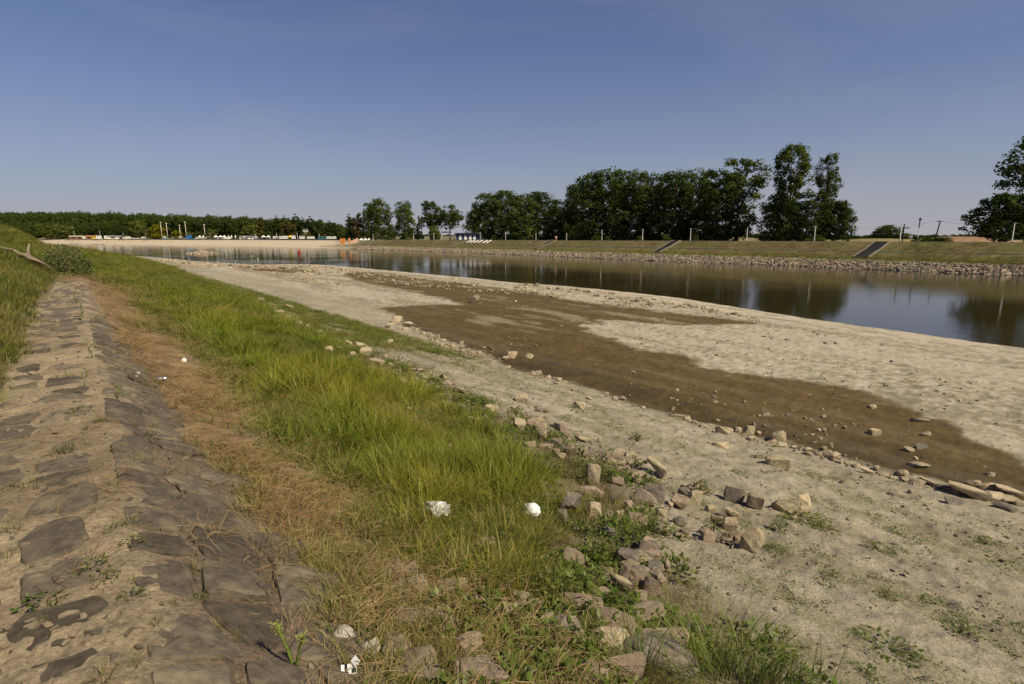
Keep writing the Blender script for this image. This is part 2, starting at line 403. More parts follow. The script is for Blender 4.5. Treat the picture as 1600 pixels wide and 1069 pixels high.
# ------------------------------------------------------------------ ground sheet (finer near the path, out to the horizon)
def build_ground():
    rr = [0.35]
    while rr[-1] < 5000:
        q = rr[-1]; rr.append(q * (1.0078 if 1.3 < q < 700 else 1.06))
    rr = np.array(rr)
    az = np.concatenate([np.linspace(-180, -52, 44, endpoint=False), np.linspace(-52, 50, 620, endpoint=False), np.linspace(50, 180, 44, endpoint=False)])
    az = np.radians(az); na, nr = len(az), len(rr)
    A, Q = np.meshgrid(az, rr)
    x = (np.sin(A) * Q).ravel(); y = (np.cos(A) * Q).ravel()
    z, s, w, n, d, kd = full_height(x, y)
    c, wet, m = soil_colour(x, y, s, w, n, d, kd, z)
    idx = np.arange(nr * na).reshape(nr, na); nx = np.roll(idx, -1, axis=1)
    F = np.stack([idx[:-1], idx[1:], nx[1:], nx[:-1]], -1).reshape(-1, 4)
    x = np.append(x, 0); y = np.append(y, 0); z = np.append(z, z[:na].mean())
    c = np.vstack([c, c[:1]]); wet = np.append(wet, 0)
    me = mesh_np('ground', np.stack([x, y, z], 1), F, True,
                 {'soil': ('FLOAT_COLOR', np.hstack([c, np.ones((len(c), 1))]).astype(np.float32)), 'wet': ('FLOAT', wet.astype(np.float32))})
    M, nn, l, p = mat('soil')
    at = nn.new('ShaderNodeAttribute'); at.attribute_name = 'soil'
    aw = nn.new('ShaderNodeAttribute'); aw.attribute_name = 'wet'
    tc = nn.new('ShaderNodeTexCoord')
    n1 = nn.new('ShaderNodeTexNoise'); n1.inputs['Scale'].default_value = 34; n1.inputs['Detail'].default_value = 8; n1.inputs['Roughness'].default_value = .7
    n2 = nn.new('ShaderNodeTexNoise'); n2.inputs['Scale'].default_value = 3.3; n2.inputs['Detail'].default_value = 8; n2.inputs['Roughness'].default_value = .65
    vo = nn.new('ShaderNodeTexVoronoi'); vo.inputs['Scale'].default_value = 55
    for q in (n1, n2, vo): l.new(tc.outputs['Object'], q.inputs['Vector'])
    r1 = nn.new('ShaderNodeMapRange'); r1.inputs[1].default_value = .3; r1.inputs[2].default_value = .7; r1.inputs[3].default_value = .55; r1.inputs[4].default_value = 1.42
    l.new(n1.outputs['Fac'], r1.inputs[0])
    r2 = nn.new('ShaderNodeMapRange'); r2.inputs[1].default_value = .3; r2.inputs[2].default_value = .7; r2.inputs[3].default_value = .8; r2.inputs[4].default_value = 1.2
    l.new(n2.outputs['Fac'], r2.inputs[0])
    mu = nn.new('ShaderNodeMath'); mu.operation = 'MULTIPLY'; l.new(r1.outputs[0], mu.inputs[0]); l.new(r2.outputs[0], mu.inputs[1])
    vm = nn.new('ShaderNodeVectorMath'); vm.operation = 'SCALE'; l.new(at.outputs['Color'], vm.inputs[0]); l.new(mu.outputs[0], vm.inputs['Scale'])
    l.new(vm.outputs[0], p.inputs['Base Color'])
    rr_ = nn.new('ShaderNodeMapRange'); rr_.inputs[3].default_value = .95; rr_.inputs[4].default_value = .55; l.new(aw.outputs['Fac'], rr_.inputs[0]); l.new(rr_.outputs[0], p.inputs['Roughness'])
    p.inputs['Specular IOR Level'].default_value = .2
    b1 = nn.new('ShaderNodeBump'); b1.inputs['Strength'].default_value = .9; b1.inputs['Distance'].default_value = .03; l.new(n1.outputs['Fac'], b1.inputs['Height'])
    b2 = nn.new('ShaderNodeBump'); b2.inputs['Strength'].default_value = .5; b2.inputs['Distance'].default_value = .008; l.new(vo.outputs['Distance'], b2.inputs['Height']); l.new(b1.outputs[0], b2.inputs['Normal'])
    b3 = nn.new('ShaderNodeBump'); b3.inputs['Strength'].default_value = .6; b3.inputs['Distance'].default_value = .05; l.new(n2.outputs['Fac'], b3.inputs['Height']); l.new(b2.outputs[0], b3.inputs['Normal'])
    l.new(b3.outputs[0], p.inputs['Normal'])
    o = link('ground', me, M); tag(o, kind='structure'); return o
GROUND = build_ground()

# ------------------------------------------------------------------ water
def build_water():
    M, n, l, p = mat('river_water')
    p.inputs['Base Color'].default_value = (.030, .024, .008, 1); p.inputs['Roughness'].default_value = .06; p.inputs['IOR'].default_value = 1.33
    tc = n.new('ShaderNodeTexCoord')
    mp = n.new('ShaderNodeMapping'); mp.inputs['Rotation'].default_value = (0, 0, R(-35)); mp.inputs['Scale'].default_value = (1, 1, 1)
    l.new(tc.outputs['Object'], mp.inputs[0])
    nz = n.new('ShaderNodeTexNoise'); nz.inputs['Scale'].default_value = 1.6; nz.inputs['Detail'].default_value = 4; nz.inputs['Roughness'].default_value = .55
    nb = n.new('ShaderNodeTexNoise'); nb.inputs['Scale'].default_value = .035; nb.inputs['Detail'].default_value = 3
    l.new(mp.outputs[0], nz.inputs['Vector']); l.new(mp.outputs[0], nb.inputs['Vector'])
    rg = n.new('ShaderNodeMapRange'); rg.inputs[1].default_value = .42; rg.inputs[2].default_value = .62; rg.inputs[3].default_value = .10; rg.inputs[4].default_value = .42
    l.new(nb.outputs['Fac'], rg.inputs[0])
    b = n.new('ShaderNodeBump'); b.inputs['Distance'].default_value = .045; l.new(rg.outputs[0], b.inputs['Strength']); l.new(nz.outputs['Fac'], b.inputs['Height'])
    l.new(b.outputs[0], p.inputs['Normal'])
    me = bpy.data.meshes.new('river'); me.from_pydata([(-2500, -200, 0), (300, -200, 0), (300, 1500, 0), (-2500, 1500, 0)], [], [(0, 1, 2, 3)])
    o = link('river', me, M); tag(o, kind='structure')
build_water()

# ------------------------------------------------------------------ promenade and kerbs that follow the far bank
def offset_line(d):
    P = FS; T = np.zeros_like(P); T[1:-1] = P[2:] - P[:-2]; T[0] = P[1] - P[0]; T[-1] = P[-1] - P[-2]
    T /= np.linalg.norm(T, axis=1)[:, None]
    return P + np.stack([T[:, 1], -T[:, 0]], 1) * d          # the land is on the right of FS
def strip(name, d0, d1, z, mt, sel, th=.12):
    A, B = offset_line(d0)[sel], offset_line(d1)[sel]
    m = MB(); vs = []; fs = []
    for a, b in zip(A, B): vs += [(a[0], a[1], z), (b[0], b[1], z), (a[0], a[1], z - th), (b[0], b[1], z - th)]
    for i in range(len(A) - 1):
        k = i * 4; fs += [(k, k + 1, k + 5, k + 4), (k + 2, k, k + 4, k + 6), (k + 1, k + 3, k + 7, k + 5)]
    m.add(vs, fs); o = m.build(name, mt); tag(o, kind='structure'); return o
levsel = np.where(_k < .5)[0]; beasel = np.where(_k > .5)[0]
M_conc = simple('concrete', (.36, .33, .28), .9, .25, 1.2)
M_concd = simple('dark_concrete', (.20, .175, .14), .9, .3, .8)
strip('promenade', 16.0, 20.5, 5.33, M_conc, levsel, .5)
strip('levee_kerb', 9.9, 10.5, 3.38, M_conc, levsel, .5)
strip('quay_kerb', 52.0, 53.0, 5.55, M_concd, beasel, 1.6)

# ------------------------------------------------------------------ placing on the far bank
_cache = {}
def far_at(px, d):
    """world point on the line d metres behind the far water's edge that is seen in column px, and the bank's direction there"""
    if d not in _cache:
        L = offset_line(d); t = np.linspace(0, len(L) - 1, 1600); i = np.minimum(t.astype(int), len(L) - 2); f = (t - i)[:, None]
        P = L[i] * (1 - f) + L[i + 1] * f; D = L[i + 1] - L[i]
        ok = P[:, 1] > 5; P = P[ok]; D = D[ok]
        X = 800 + FPX * P[:, 0] / (P[:, 1] * CP); _cache[d] = (P, D, X)
    P, D, X = _cache[d]; i = int(np.argmin(np.abs(X - px)))
    return P[i, 0], P[i, 1], math.atan2(D[i, 1], D[i, 0])
def far_h(px_h, x, y): return px_h / FPX * math.hypot(y, 0) * 1.0      # photograph pixels to metres at that depth

# ------------------------------------------------------------------ stone materials
def stone_mat(name, c1, c2, c3, scale=6.0, bump=.02, vary=.35, rough=.92):
    """c1..c2 mottled, c3 patches; each object a little different"""
    M, n, l, p = mat(name); p.inputs['Roughness'].default_value = rough; p.inputs['Specular IOR Level'].default_value = .2
    tc = n.new('ShaderNodeTexCoord'); oi = n.new('ShaderNodeObjectInfo')
    ad = n.new('ShaderNodeVectorMath'); ad.operation = 'ADD'; sc = n.new('ShaderNodeVectorMath'); sc.operation = 'SCALE'
    cb = n.new('ShaderNodeCombineXYZ')
    for i in range(3): l.new(oi.outputs['Random'], cb.inputs[i])
    sc.inputs['Scale'].default_value = 53.0; l.new(cb.outputs[0], sc.inputs[0])
    l.new(tc.outputs['Object'], ad.inputs[0]); l.new(sc.outputs[0], ad.inputs[1])
    n1 = n.new('ShaderNodeTexNoise'); n1.inputs['Scale'].default_value = scale; n1.inputs['Detail'].default_value = 9; n1.inputs['Roughness'].default_value = .68
    n2 = n.new('ShaderNodeTexNoise'); n2.inputs['Scale'].default_value = scale * .35; n2.inputs['Detail'].default_value = 5
    l.new(ad.outputs[0], n1.inputs['Vector']); l.new(ad.outputs[0], n2.inputs['Vector'])
    m1 = n.new('ShaderNodeMix'); m1.data_type = 'RGBA'; m1.inputs[6].default_value = c1 + (1,); m1.inputs[7].default_value = c2 + (1,)
    mr = n.new('ShaderNodeMapRange'); mr.inputs[1].default_value = .35; mr.inputs[2].default_value = .65; l.new(n1.outputs['Fac'], mr.inputs[0]); l.new(mr.outputs[0], m1.inputs[0])
    m2 = n.new('ShaderNodeMix'); m2.data_type = 'RGBA'; m2.inputs[7].default_value = c3 + (1,); l.new(m1.outputs[2], m2.inputs[6])
    m3 = n.new('ShaderNodeMapRange'); m3.inputs[1].default_value = .5; m3.inputs[2].default_value = .68; m3.inputs[4].default_value = .8; l.new(n2.outputs['Fac'], m3.inputs[0]); l.new(m3.outputs[0], m2.inputs[0])
    hv = n.new('ShaderNodeMapRange'); hv.inputs[3].default_value = 1 - vary; hv.inputs[4].default_value = 1 + vary * .6; l.new(oi.outputs['Random'], hv.inputs[0])
    vm = n.new('ShaderNodeVectorMath'); vm.operation = 'SCALE'; l.new(m2.outputs[2], vm.inputs[0]); l.new(hv.outputs[0], vm.inputs['Scale'])
    l.new(vm.outputs[0], p.inputs['Base Color'])
    b = n.new('ShaderNodeBump'); b.inputs['Strength'].default_value = .8; b.inputs['Distance'].default_value = bump; l.new(n1.outputs['Fac'], b.inputs['Height']); l.new(b.outputs[0], p.inputs['Normal'])
    return M
M_slab = stone_mat('paving_basalt', (.072, .058, .042), (.145, .119, .086), (.20, .16, .11), 18, .022, .4)
M_lime = stone_mat('pale_limestone', (.31, .245, .16), (.47, .39, .27), (.27, .205, .13), 5, .05, .3)
M_limeb = stone_mat('brown_sandstone', (.23, .175, .125), (.35, .275, .20), (.28, .20, .15), 5, .05, .3)
M_limeg = stone_mat('grey_stone', (.135, .115, .095), (.24, .205, .165), (.30, .245, .18), 5, .05, .25)

# ------------------------------------------------------------------ paving stones of the path and of the slope below it
def clip_poly(P, a, b):
    """keep the side of the perpendicular bisector of ab nearer to a"""
    mx, my = (a[0] + b[0]) / 2, (a[1] + b[1]) / 2; nx, ny = b[0] - a[0], b[1] - a[1]; out = []
    for i in range(len(P)):
        p, q = P[i], P[(i + 1) % len(P)]
        dp = (p[0] - mx) * nx + (p[1] - my) * ny; dq = (q[0] - mx) * nx + (q[1] - my) * ny
        if dp <= 0: out.append(p)
        if dp * dq < 0:
            t = dp / (dp - dq); out.append((p[0] + t * (q[0] - p[0]), p[1] + t * (q[1] - p[1])))
    return out
def paving():
    r = random.Random(5); sites = []
    rows = [(-1.28, .40), (-.95, .42), (-.62, .40), (-.27, .42), (.17, .40), (.48, .46), (.80, .44), (1.12, .44)]
    for k, (wc, st) in enumerate(rows):
        s = -1.0 + r.random() * .4
        while s < 16.5:
            sites.append((s + r.uniform(-.07, .07), wc + r.uniform(-.07, .07), k)); s += st * r.uniform(.7, 1.35)
    made = 0
    for i, (s, w, k) in enumerate(sites):
        if s < .3 or s > 15 or k in (0, 7): continue
        if k >= 5 and w > w_pave(s) + .12: continue
        if k <= 3 and r.random() < .28: continue           # buried under trodden earth
        if k >= 5 and s > 4 and r.random() < (.12 if k == 5 else .35): continue
        P = [(s - .6, w - .6), (s + .6, w - .6), (s + .6, w + .6), (s - .6, w + .6)]
        for j, b in enumerate(sites):
            if j != i and abs(b[0] - s) < 1 and abs(b[1] - w) < 1: P = clip_poly(P, (s, w), b)
        if k == 4: P = [(a, max(b, .015)) for a, b in P]
        if k == 3: P = [(a, min(b, -.012)) for a, b in P]
        cx = sum(p[0] for p in P) / len(P); cy = sum(p[1] for p in P) / len(P)
        # rounded, uneven outline
        ring = []
        for a, b in zip(P, P[1:] + P[:1]):
            for t in (.07, .36, .64, .93): ring.append((a[0] + (b[0] - a[0]) * t, a[1] + (b[1] - a[1]) * t))
        n = len(ring); gap = .02 if k >= 4 else .03
        rad = min(math.hypot(p[0] - cx, p[1] - cy) for p in ring)
        f0 = max(.5, 1 - gap / max(rad, .05))
        ox, oy = to_xy(cx, cy); oz = float(np.interp(cy, PW, PZ))
        tilt = (r.uniform(-.07, .07), r.uniform(-.07, .07)); up = r.uniform(-.012, .012) if k <= 3 else r.uniform(-.008, .016)
        vs = []; 
        for lvl, (fr, dz) in enumerate(((f0, -.10), (f0, -.016), (f0 * .93, .0), (f0 * .55, .006))):
            for q, (a, b) in enumerate(ring):
                jit = 1 + .04 * math.sin(q * 2.1 + i) + r.uniform(-.04, .03)
                A = cx + (a - cx) * fr * jit; B = cy + (b - cy) * fr * jit
                X, Y = to_xy(A, B); Z = float(np.interp(B, PW, PZ)) if lvl == 1 else None
                vs.append([X, Y, Z, dz + up + (a - cx) * tilt[0] + (b - cy) * tilt[1]])
        for q in range(n):
            zb = vs[n + q][2]
            for lvl in range(4):
                v = vs[lvl * n + q]; fr = (1, 1, .93, .55)[lvl]
                v[2] = (oz + (zb - oz) * fr) + v[3] + (r.uniform(-.004, .004) if lvl >= 2 else 0)
        V = [(v[0] - ox, v[1] - oy, v[2] - oz) for v in vs] + [(0, 0, up + .006)]
        Fc = []
        for lvl in range(3):
            for q in range(n):
                q2 = (q + 1) % n; Fc.append((lvl * n + q, lvl * n + q2, (lvl + 1) * n + q2, (lvl + 1) * n + q))
        for q in range(n): Fc.append((3 * n + q, 3 * n + (q + 1) % n, 4 * n))
        m = MB(); m.add(V, Fc); me = m.mesh('paving_stone', False)
        link('paving_stone', me, M_slab, GROUND, (ox, oy, oz)); made += 1
    return made
NPAVE = paving()

# ------------------------------------------------------------------ rocks
def rock_mesh(seed, pts=13, flat=1.0, sub=True):
    r = random.Random(seed); bm = bmesh.new()
    for _ in range(pts):
        while True:
            v = Vector((r.uniform(-1, 1), r.uniform(-1, 1), r.uniform(-1, 1)))
            L = (abs(v.x) ** 3.2 + abs(v.y) ** 3.2 + abs(v.z) ** 3.2) ** (1 / 3.2)
            if L > .2: break
        v /= L; v *= r.uniform(.82, 1.0); bm.verts.new((v.x * .5, v.y * r.uniform(.34, .44), v.z * .42 * flat))
    res = bmesh.ops.convex_hull(bm, input=bm.verts)
    bmesh.ops.delete(bm, geom=[g for g in set(res['geom_interior'] + res['geom_unused']) if isinstance(g, bmesh.types.BMVert)], context='VERTS')
    bmesh.ops.dissolve_limit(bm, angle_limit=R(14), verts=bm.verts, edges=bm.edges)
    if sub:
        bmesh.ops.bevel(bm, geom=list(bm.edges), offset=.028, segments=1, affect='EDGES', profile=.5)
        bmesh.ops.triangulate(bm, faces=bm.faces)
        bmesh.ops.subdivide_edges(bm, edges=[e for e in bm.edges if e.calc_length() > .16], cuts=1, use_grid_fill=True)
        bmesh.ops.triangulate(bm, faces=bm.faces)
        for v in bm.verts: v.co += Vector((r.uniform(-1, 1), r.uniform(-1, 1), r.uniform(-1, 1))) * .014
    else: bmesh.ops.triangulate(bm, faces=bm.faces)
    bmesh.ops.recalc_face_normals(bm, faces=bm.faces)
    xs = [v.co.x for v in bm.verts]; zs = [v.co.z for v in bm.verts]; w = max(xs) - min(xs); h = max(zs) - min(zs)
    for v in bm.verts: v.co.x /= w; v.co.y /= w; v.co.z = (v.co.z - min(zs)) / h       # width 1, height 1, base at 0
    me = bpy.data.meshes.new('stone'); bm.to_mesh(me); bm.free(); return me
ROCKS = {}
for key, mm, sd in (('l', M_lime, 100), ('b', M_limeb, 200), ('g', M_limeg, 300)):
    ROCKS[key] = []
    for i in range(9):
        me = rock_mesh(sd + i, 10 + i); me.materials.append(mm); ROCKS[key].append(me)

# (column, row of the foot, width, height) in photograph pixels, kind of stone
RK = {'n': [], 'm': [], 's': [], 'f': []}
RK['n'] = [(927,760,26,35,'l'),(1024,742,38,27,'l'),(969,740,13,13,'l'),(990,756,26,18,'b'),(964,760,26,13,'b'),(1024,783,44,29,'g'),(1061,794,34,17,'l'),(1047,796,10,9,'l'),
 (1088,786,25,20,'l'),(1068,776,20,15,'g'),(1147,783,38,22,'g'),(1178,794,26,22,'l'),(1229,799,62,35,'l'),(1141,809,30,20,'l'),(1138,827,27,20,'l'),(1171,860,36,38,'l'),
 (1146,844,20,14,'b'),(893,804,46,36,'g'),(927,807,27,25,'l'),(852,774,30,22,'b'),(854,787,28,18,'b'),(878,818,22,20,'g'),(949,816,22,18,'b'),(968,811,16,14,'l'),(995,821,34,16,'b'),
 (953,839,24,17,'g'),(1003,806,24,15,'b'),(984,797,19,14,'b'),(1062,821,22,13,'g'),(956,785,18,12,'g'),(893,881,38,22,'b'),(977,882,38,22,'g'),(1011,885,27,11,'l'),(924,777,42,14,'b'),
 (1006,788,42,16,'b'),(1032,806,20,12,'l'),(1108,800,18,10,'l'),(1085,808,22,11,'b'),(1118,816,18,12,'b'),(974,922,27,24,'l'),(1019,925,29,27,'b'),(908,953,52,30,'b'),(956,977,54,28,'b'),
 (956,1003,52,25,'l'),(891,993,46,34,'g'),(1014,968,46,16,'b'),(1031,998,66,24,'b'),(1021,1033,72,32,'g'),(966,1050,60,34,'b'),(905,1064,42,18,'b'),(820,1068,40,20,'b'),(974,942,24,11,'b'),
 (1001,934,24,12,'b'),(808,870,20,12,'b'),(1074,996,20,16,'g'),(762,860,34,23,'l'),(777,900,30,12,'b'),(699,925,32,16,'b'),(735,1018,38,20,'b'),(725,1038,24,18,'b'),(747,1069,64,32,'b'),
 (621,1016,52,16,'b'),(641,1045,64,20,'b'),(674,1068,38,20,'b'),(624,968,46,12,'b'),(830,960,34,14,'b'),(860,915,26,12,'b'),(790,985,30,12,'b'),(870,1030,44,18,'b'),(930,1066,50,22,'l'),(985,985,34,16,'b'),(940,935,30,14,'l'),(868,968,30,16,'b'),(1060,1050,40,18,'g'),(850,1050,36,16,'l'),(700,985,34,12,'b'),(780,1040,40,16,'b')]
RK['s'] = [(815,629,27,18,'l'),(841,643,17,12,'g'),(854,645,13,9,'l'),(906,640,23,16,'l'),(830,670,31,20,'b'),(847,682,23,13,'b'),(827,697,23,12,'b'),(852,703,25,13,'b'),(875,718,23,12,'l'),
 (515,552,18,14,'l'),(528,549,16,11,'l'),(552,557,14,10,'l'),(570,555,24,15,'l'),(610,538,10,9,'l'),(603,560,11,9,'l'),(588,572,26,12,'l'),(610,576,11,9,'l'),(626,603,21,16,'l'),(606,608,27,13,'l'),
 (579,581,18,10,'l'),(683,607,10,8,'l'),(724,616,20,14,'l'),(688,590,20,7,'l'),(454,483,12,9,'l'),(458,503,16,7,'l'),(648,660,14,11,'b'),(686,650,18,10,'b'),(655,685,16,10,'g'),(700,700,14,9,'b'),
 (520,565,15,9,'l'),(545,540,12,7,'l'),(497,525,12,8,'l'),(505,537,14,9,'l'),(480,513,12,7,'l'),(438,490,12,6,'l'),(425,478,10,6,'l'),(408,470,10,6,'l'),(720,640,14,8,'b'),(760,655,16,9,'b'),(790,690,16,9,'b'),
 (1125,697,32,12,'l'),(1216,729,37,20,'l'),(770,670,14,7,'b'),(700,640,22,9,'b'),(740,660,20,9,'b')]
RK['m'] = [(960,626,11,10,'l'),(920,624,13,8,'l'),(947,615,9,6,'l'),(1051,643,7,8,'l'),(1074,658,14,8,'l'),(1130,678,30,14,'l'),(1152,676,15,11,'l'),(1172,677,19,18,'l'),(1175,688,17,11,'l'),(1186,678,8,7,'l'),
 (1213,689,34,22,'l'),(1222,698,16,8,'l'),(1202,692,21,8,'l'),(1262,705,14,7,'l'),(1288,703,11,7,'l'),(1303,717,22,14,'l'),(1278,711,15,8,'l'),(1324,724,10,6,'l'),(1354,738,22,14,'l'),(1380,743,18,7,'l'),
 (1409,742,24,9,'l'),(1434,755,24,9,'l'),(1451,757,26,12,'l'),(1414,752,15,8,'l'),(1476,765,23,10,'g'),(1513,777,47,26,'l'),(1540,766,26,13,'l'),(1572,773,36,17,'l'),(1552,782,32,14,'l'),(1518,756,20,8,'l'),
 (1572,785,30,11,'l'),(1566,796,30,9,'g'),(1366,679,17,11,'l'),(1362,638,17,6,'l'),(1444,678,19,7,'l'),(1420,706,16,7,'l'),(1437,703,18,9,'g'),(1437,729,28,9,'l'),(1549,743,11,6,'l'),(1316,754,9,7,'g'),
 (1487,790,27,10,'g'),(1392,771,11,6,'g'),(1424,772,10,7,'l'),(721,538,10,9,'l'),(707,543,12,8,'l'),(800,559,21,15,'l'),(826,560,16,12,'l'),(745,559,11,8,'l'),(607,513,12,11,'l'),(620,503,20,13,'l'),
 (637,511,18,12,'l'),(634,517,11,7,'l'),(650,517,10,7,'l'),(660,522,10,7,'l'),(672,526,10,7,'l'),(685,529,7,9,'l'),(770,566,14,6,'l'),(790,560,12,7,'l'),(613,509,10,7,'l'),(626,515,10,7,'l'),(1100,668,16,7,'l'),
 (1085,662,12,7,'l'),(1340,729,14,6,'l'),(1495,770,16,8,'l'),(1240,700,10,6,'l'),(870,600,9,6,'l'),(895,610,8,6,'l'),(1005,640,8,6,'l'),(990,634,7,5,'l'),(1395,746,12,6,'l'),(1465,762,12,6,'l'),(1592,790,18,8,'l')]
LBL = {'n': ('rock', 'rough angular rock in the weedy heap of stones below the tall grass', 'rock', 'angular rocks heaped among weeds below the grass'),
       's': ('rock', 'pale rock lying on the dry silt along the edge of the grass', 'rock', 'rocks scattered along the grass edge on dry silt'),
       'm': ('rock', 'pale stone lying at the edge of the dark brown mud hollow', 'rock', 'stones lining the mud hollow'),
       'f': ('rock', 'small pale stone on the gravel ridge by the water', 'rock', 'stones on the gravel ridge by the river')}
allrocks = []; PXKEY = {}
for zone, lst in RK.items():
    for (px, py, wp, hp, k) in lst:
        g = ground_pt(px, py)
        if g is None: continue
        dist = math.sqrt(g[0] ** 2 + g[1] ** 2 + 10)
        big = py > 935 and px > 800; wd = wp / FPX * dist * (1.1 if big else .86); ht = hp / FPX * dist * (.78 if zone == 'm' else 1.05 if big else .92)
        allrocks.append((wp * 10, zone, g[0], g[1], wd, ht, k, rnd.uniform(-.5, .5))); PXKEY[(g[0], g[1])] = (px, py)
def scatter_px(polypx, count, wr, zone, kinds='l', z=.9):
    P = np.array(polypx, float); lo, hi = P.min(0), P.max(0); got = 0; tries = 0
    W_ = np.array([on_plane(a, b, z) for a, b in polypx]); lo, hi = W_.min(0), W_.max(0)
    while got < count and tries < 60:
        tries += 1
        x = rng.uniform(lo[0], hi[0], 400); y = rng.uniform(lo[1], hi[1], 400)
        ok = inpoly(x, y, W_) & (fbm(x * .5, y * .5, 3, 77) > .47)
        for a, b in zip(x[ok], y[ok]):
            if got >= count: break
            wd = wr[0] + (wr[1] - wr[0]) * rng.random() ** 2.6
            allrocks.append((wd / math.hypot(a, b) * FPX, zone, a, b, wd, wd * rng.uniform(.4, .8), kinds[rng.integers(len(kinds))], rng.uniform(0, 6.28))); got += 1
scatter_px([(812, 442), (940, 452), (1060, 466), (1180, 490), (1195, 503), (1100, 490), (980, 478), (880, 466), (800, 455), (780, 446)], 700, (.10, .42), 'f')
scatter_px([(540, 421), (640, 429), (760, 440), (820, 460), (740, 456), (640, 446), (560, 434)], 520, (.12, .42), 'f')
scatter_px([(300, 410), (380, 414), (500, 415), (560, 424), (520, 432), (440, 424), (360, 421)], 620, (.2, .6), 'f')
scatter_px([(380, 420), (460, 430), (560, 450), (500, 446), (420, 432)], 160, (.15, .45), 'f')
scatter_px([(250, 404), (300, 410), (340, 420), (290, 415), (240, 407)], 160, (.25, .7), 'f')
scatter_px([(700, 460), (900, 470), (1190, 502), (1500, 560), (1560, 660), (1200, 585), (900, 515), (720, 480)], 260, (.05, .2), 'f', 'llg')
scatter_px([(730, 545), (900, 608), (1100, 662), (1350, 728), (1600, 788), (1600, 730), (1300, 650), (1000, 580), (780, 520)], 170, (.04, .16), 'm', 'llg')
scatter_px([(620, 505), (760, 560), (1000, 640), (1300, 718), (1600, 795), (1600, 815), (1250, 722), (950, 640), (700, 555)], 330, (.05, .24), 'm', 'llb')
scatter_px([(400, 455), (520, 520), (700, 590), (900, 680), (1100, 760), (900, 740), (700, 650), (560, 580), (440, 500)], 330, (.06, .30), 's', 'llb', 2.3)
scatter_px([(860, 700), (1000, 720), (1200, 790), (1180, 870), (1000, 900), (1050, 1000), (930, 1040), (880, 960), (840, 800)], 300, (.04, .20), 'n', 'lbbg', 2.6)
scatter_px([(600, 940), (860, 940), (900, 1069), (640, 1069)], 60, (.06, .2), 'n', 'bbl', 3.5)
OWN = {(1229,799): 'largest pale rock, with a sprawling dark green weed at its foot', (1171,860): 'tall pale wedge shaped rock on bare silt at the outer side of the heap', (893,804): 'big dark grey boulder at the edge of the grass near the white foam',
 (1024,783): 'largest dark grey block in the middle of the rock heap', (1024,742): 'big pale rock crowning the heap against open silt', (927,760): 'upright narrow pale rock at the grass side of the heap', (1216,729): 'lone long pale rock lying on open silt between heap and mud edge',
 (1147,783): 'broad grey rock touching a pale block beside the largest pale rock', (1178,794): 'pale block wedged between the broad grey rock and the largest pale rock', (1513,777): 'largest pale block among the stones at the mud edge', (1213,689): 'big squarish pale stone in the first cluster at the mud edge',
 (1366,679): 'small pointed pale stone alone out on the dark mud', (1437,729): 'flat lens shaped pale stone out on the dark mud', (1437,703): 'small dark grey stone beside a pale one out on the mud', (1362,638): 'flat pale stone on the mud near the pale dry flat', (1444,678): 'low pale stone on the mud beside the bleached driftwood',
 (1420,706): 'small pale stone touching a dark grey one on the mud', (1019,925): 'brick shaped reddish brown stone below the heap', (974,922): 'rounded pale stone beside the brick shaped one', (1021,1033): 'largest grey slab beside the large sedge clump', (1031,998): 'long brown slab just above the largest grey slab',
 (966,1050): 'wide brown slab between grey slab and straw', (891,993): 'blocky dark grey rock at the edge of the straw above the brown slabs', (747,1069): 'broad flat brown stone lying in the straw', (762,860): 'single pale rock half hidden in the short green grass', (626,603): 'egg shaped pale rock against the tall grass',
 (606,608): 'low pale rock touching the egg shaped rock', (724,616): 'pale rock alone on a green patch of silt', (815,629): 'largest pale rock on the silt between tall grass and mud', (906,640): 'pale pointed rock alone on the silt strip', (830,670): 'large brownish rock half in weeds above the heap',
 (800,559): 'jagged pale stone pair piece out at the mud edge near the sticks', (826,560): 'rounded pale stone beside the jagged stone on the mud', (620,503): 'largest stone of the small pale cluster at the mud corner', (721,538): 'cube like pale stone on the mud by the straight stick',
 (1074,996): 'small dark grey stone beside the sedge on bare silt', (1125,697): 'low flat pale rock on silt beside the mud edge cluster', (977,882): 'dark grey rock at the lower side of the heap', (1476,765): 'dark grey stone among pale ones at the mud edge', (1316,754): 'tiny dark grey stone alone on the silt'}
allrocks.sort(key=lambda t: -t[0])
def rock_z(x, y, ht): return gz(x, y) - ht * .16
def w_row(x, y): return x * VW[0] + y * VW[1]
_big = allrocks[:298]; _gz = full_height(np.array([t[2] for t in _big]), np.array([t[3] for t in _big]))[0]
for i, (key, zone, x, y, wd, ht, k, rz) in enumerate(allrocks[:298]):
    me = ROCKS[k][(i * 5 + int(x * 7)) % 9]; nm, lb, ct, gp = LBL[zone]
    lk = {'l': 'pale', 'b': 'brownish', 'g': 'grey'}[k]
    lb = lb.replace('pale', lk).replace('rough angular', lk + ' angular'); gp = lk + ' ' + gp
    o = link(nm, me, None, None, (x, y, _gz[i] - ht * (.06 if zone == 'n' and w_row(x, y) > 2.6 else .3 if zone == 'n' else .25)), (rnd.uniform(-.12, .12), rnd.uniform(-.12, .12), rz if key > 60 else rz * 6), (wd, wd, ht * 1.12))
    sz = 'small' if wd < .13 else 'medium sized' if wd < .3 else 'large'; sz = sz + (' flat' if ht / wd < .55 else '')
    lb, gp = sz + ' ' + lb.replace('small ', ''), sz + ' ' + gp
    if PXKEY.get((x, y)) in OWN: lb, gp = OWN[PXKEY[(x, y)]], None
    tag(o, lb, ct, gp)

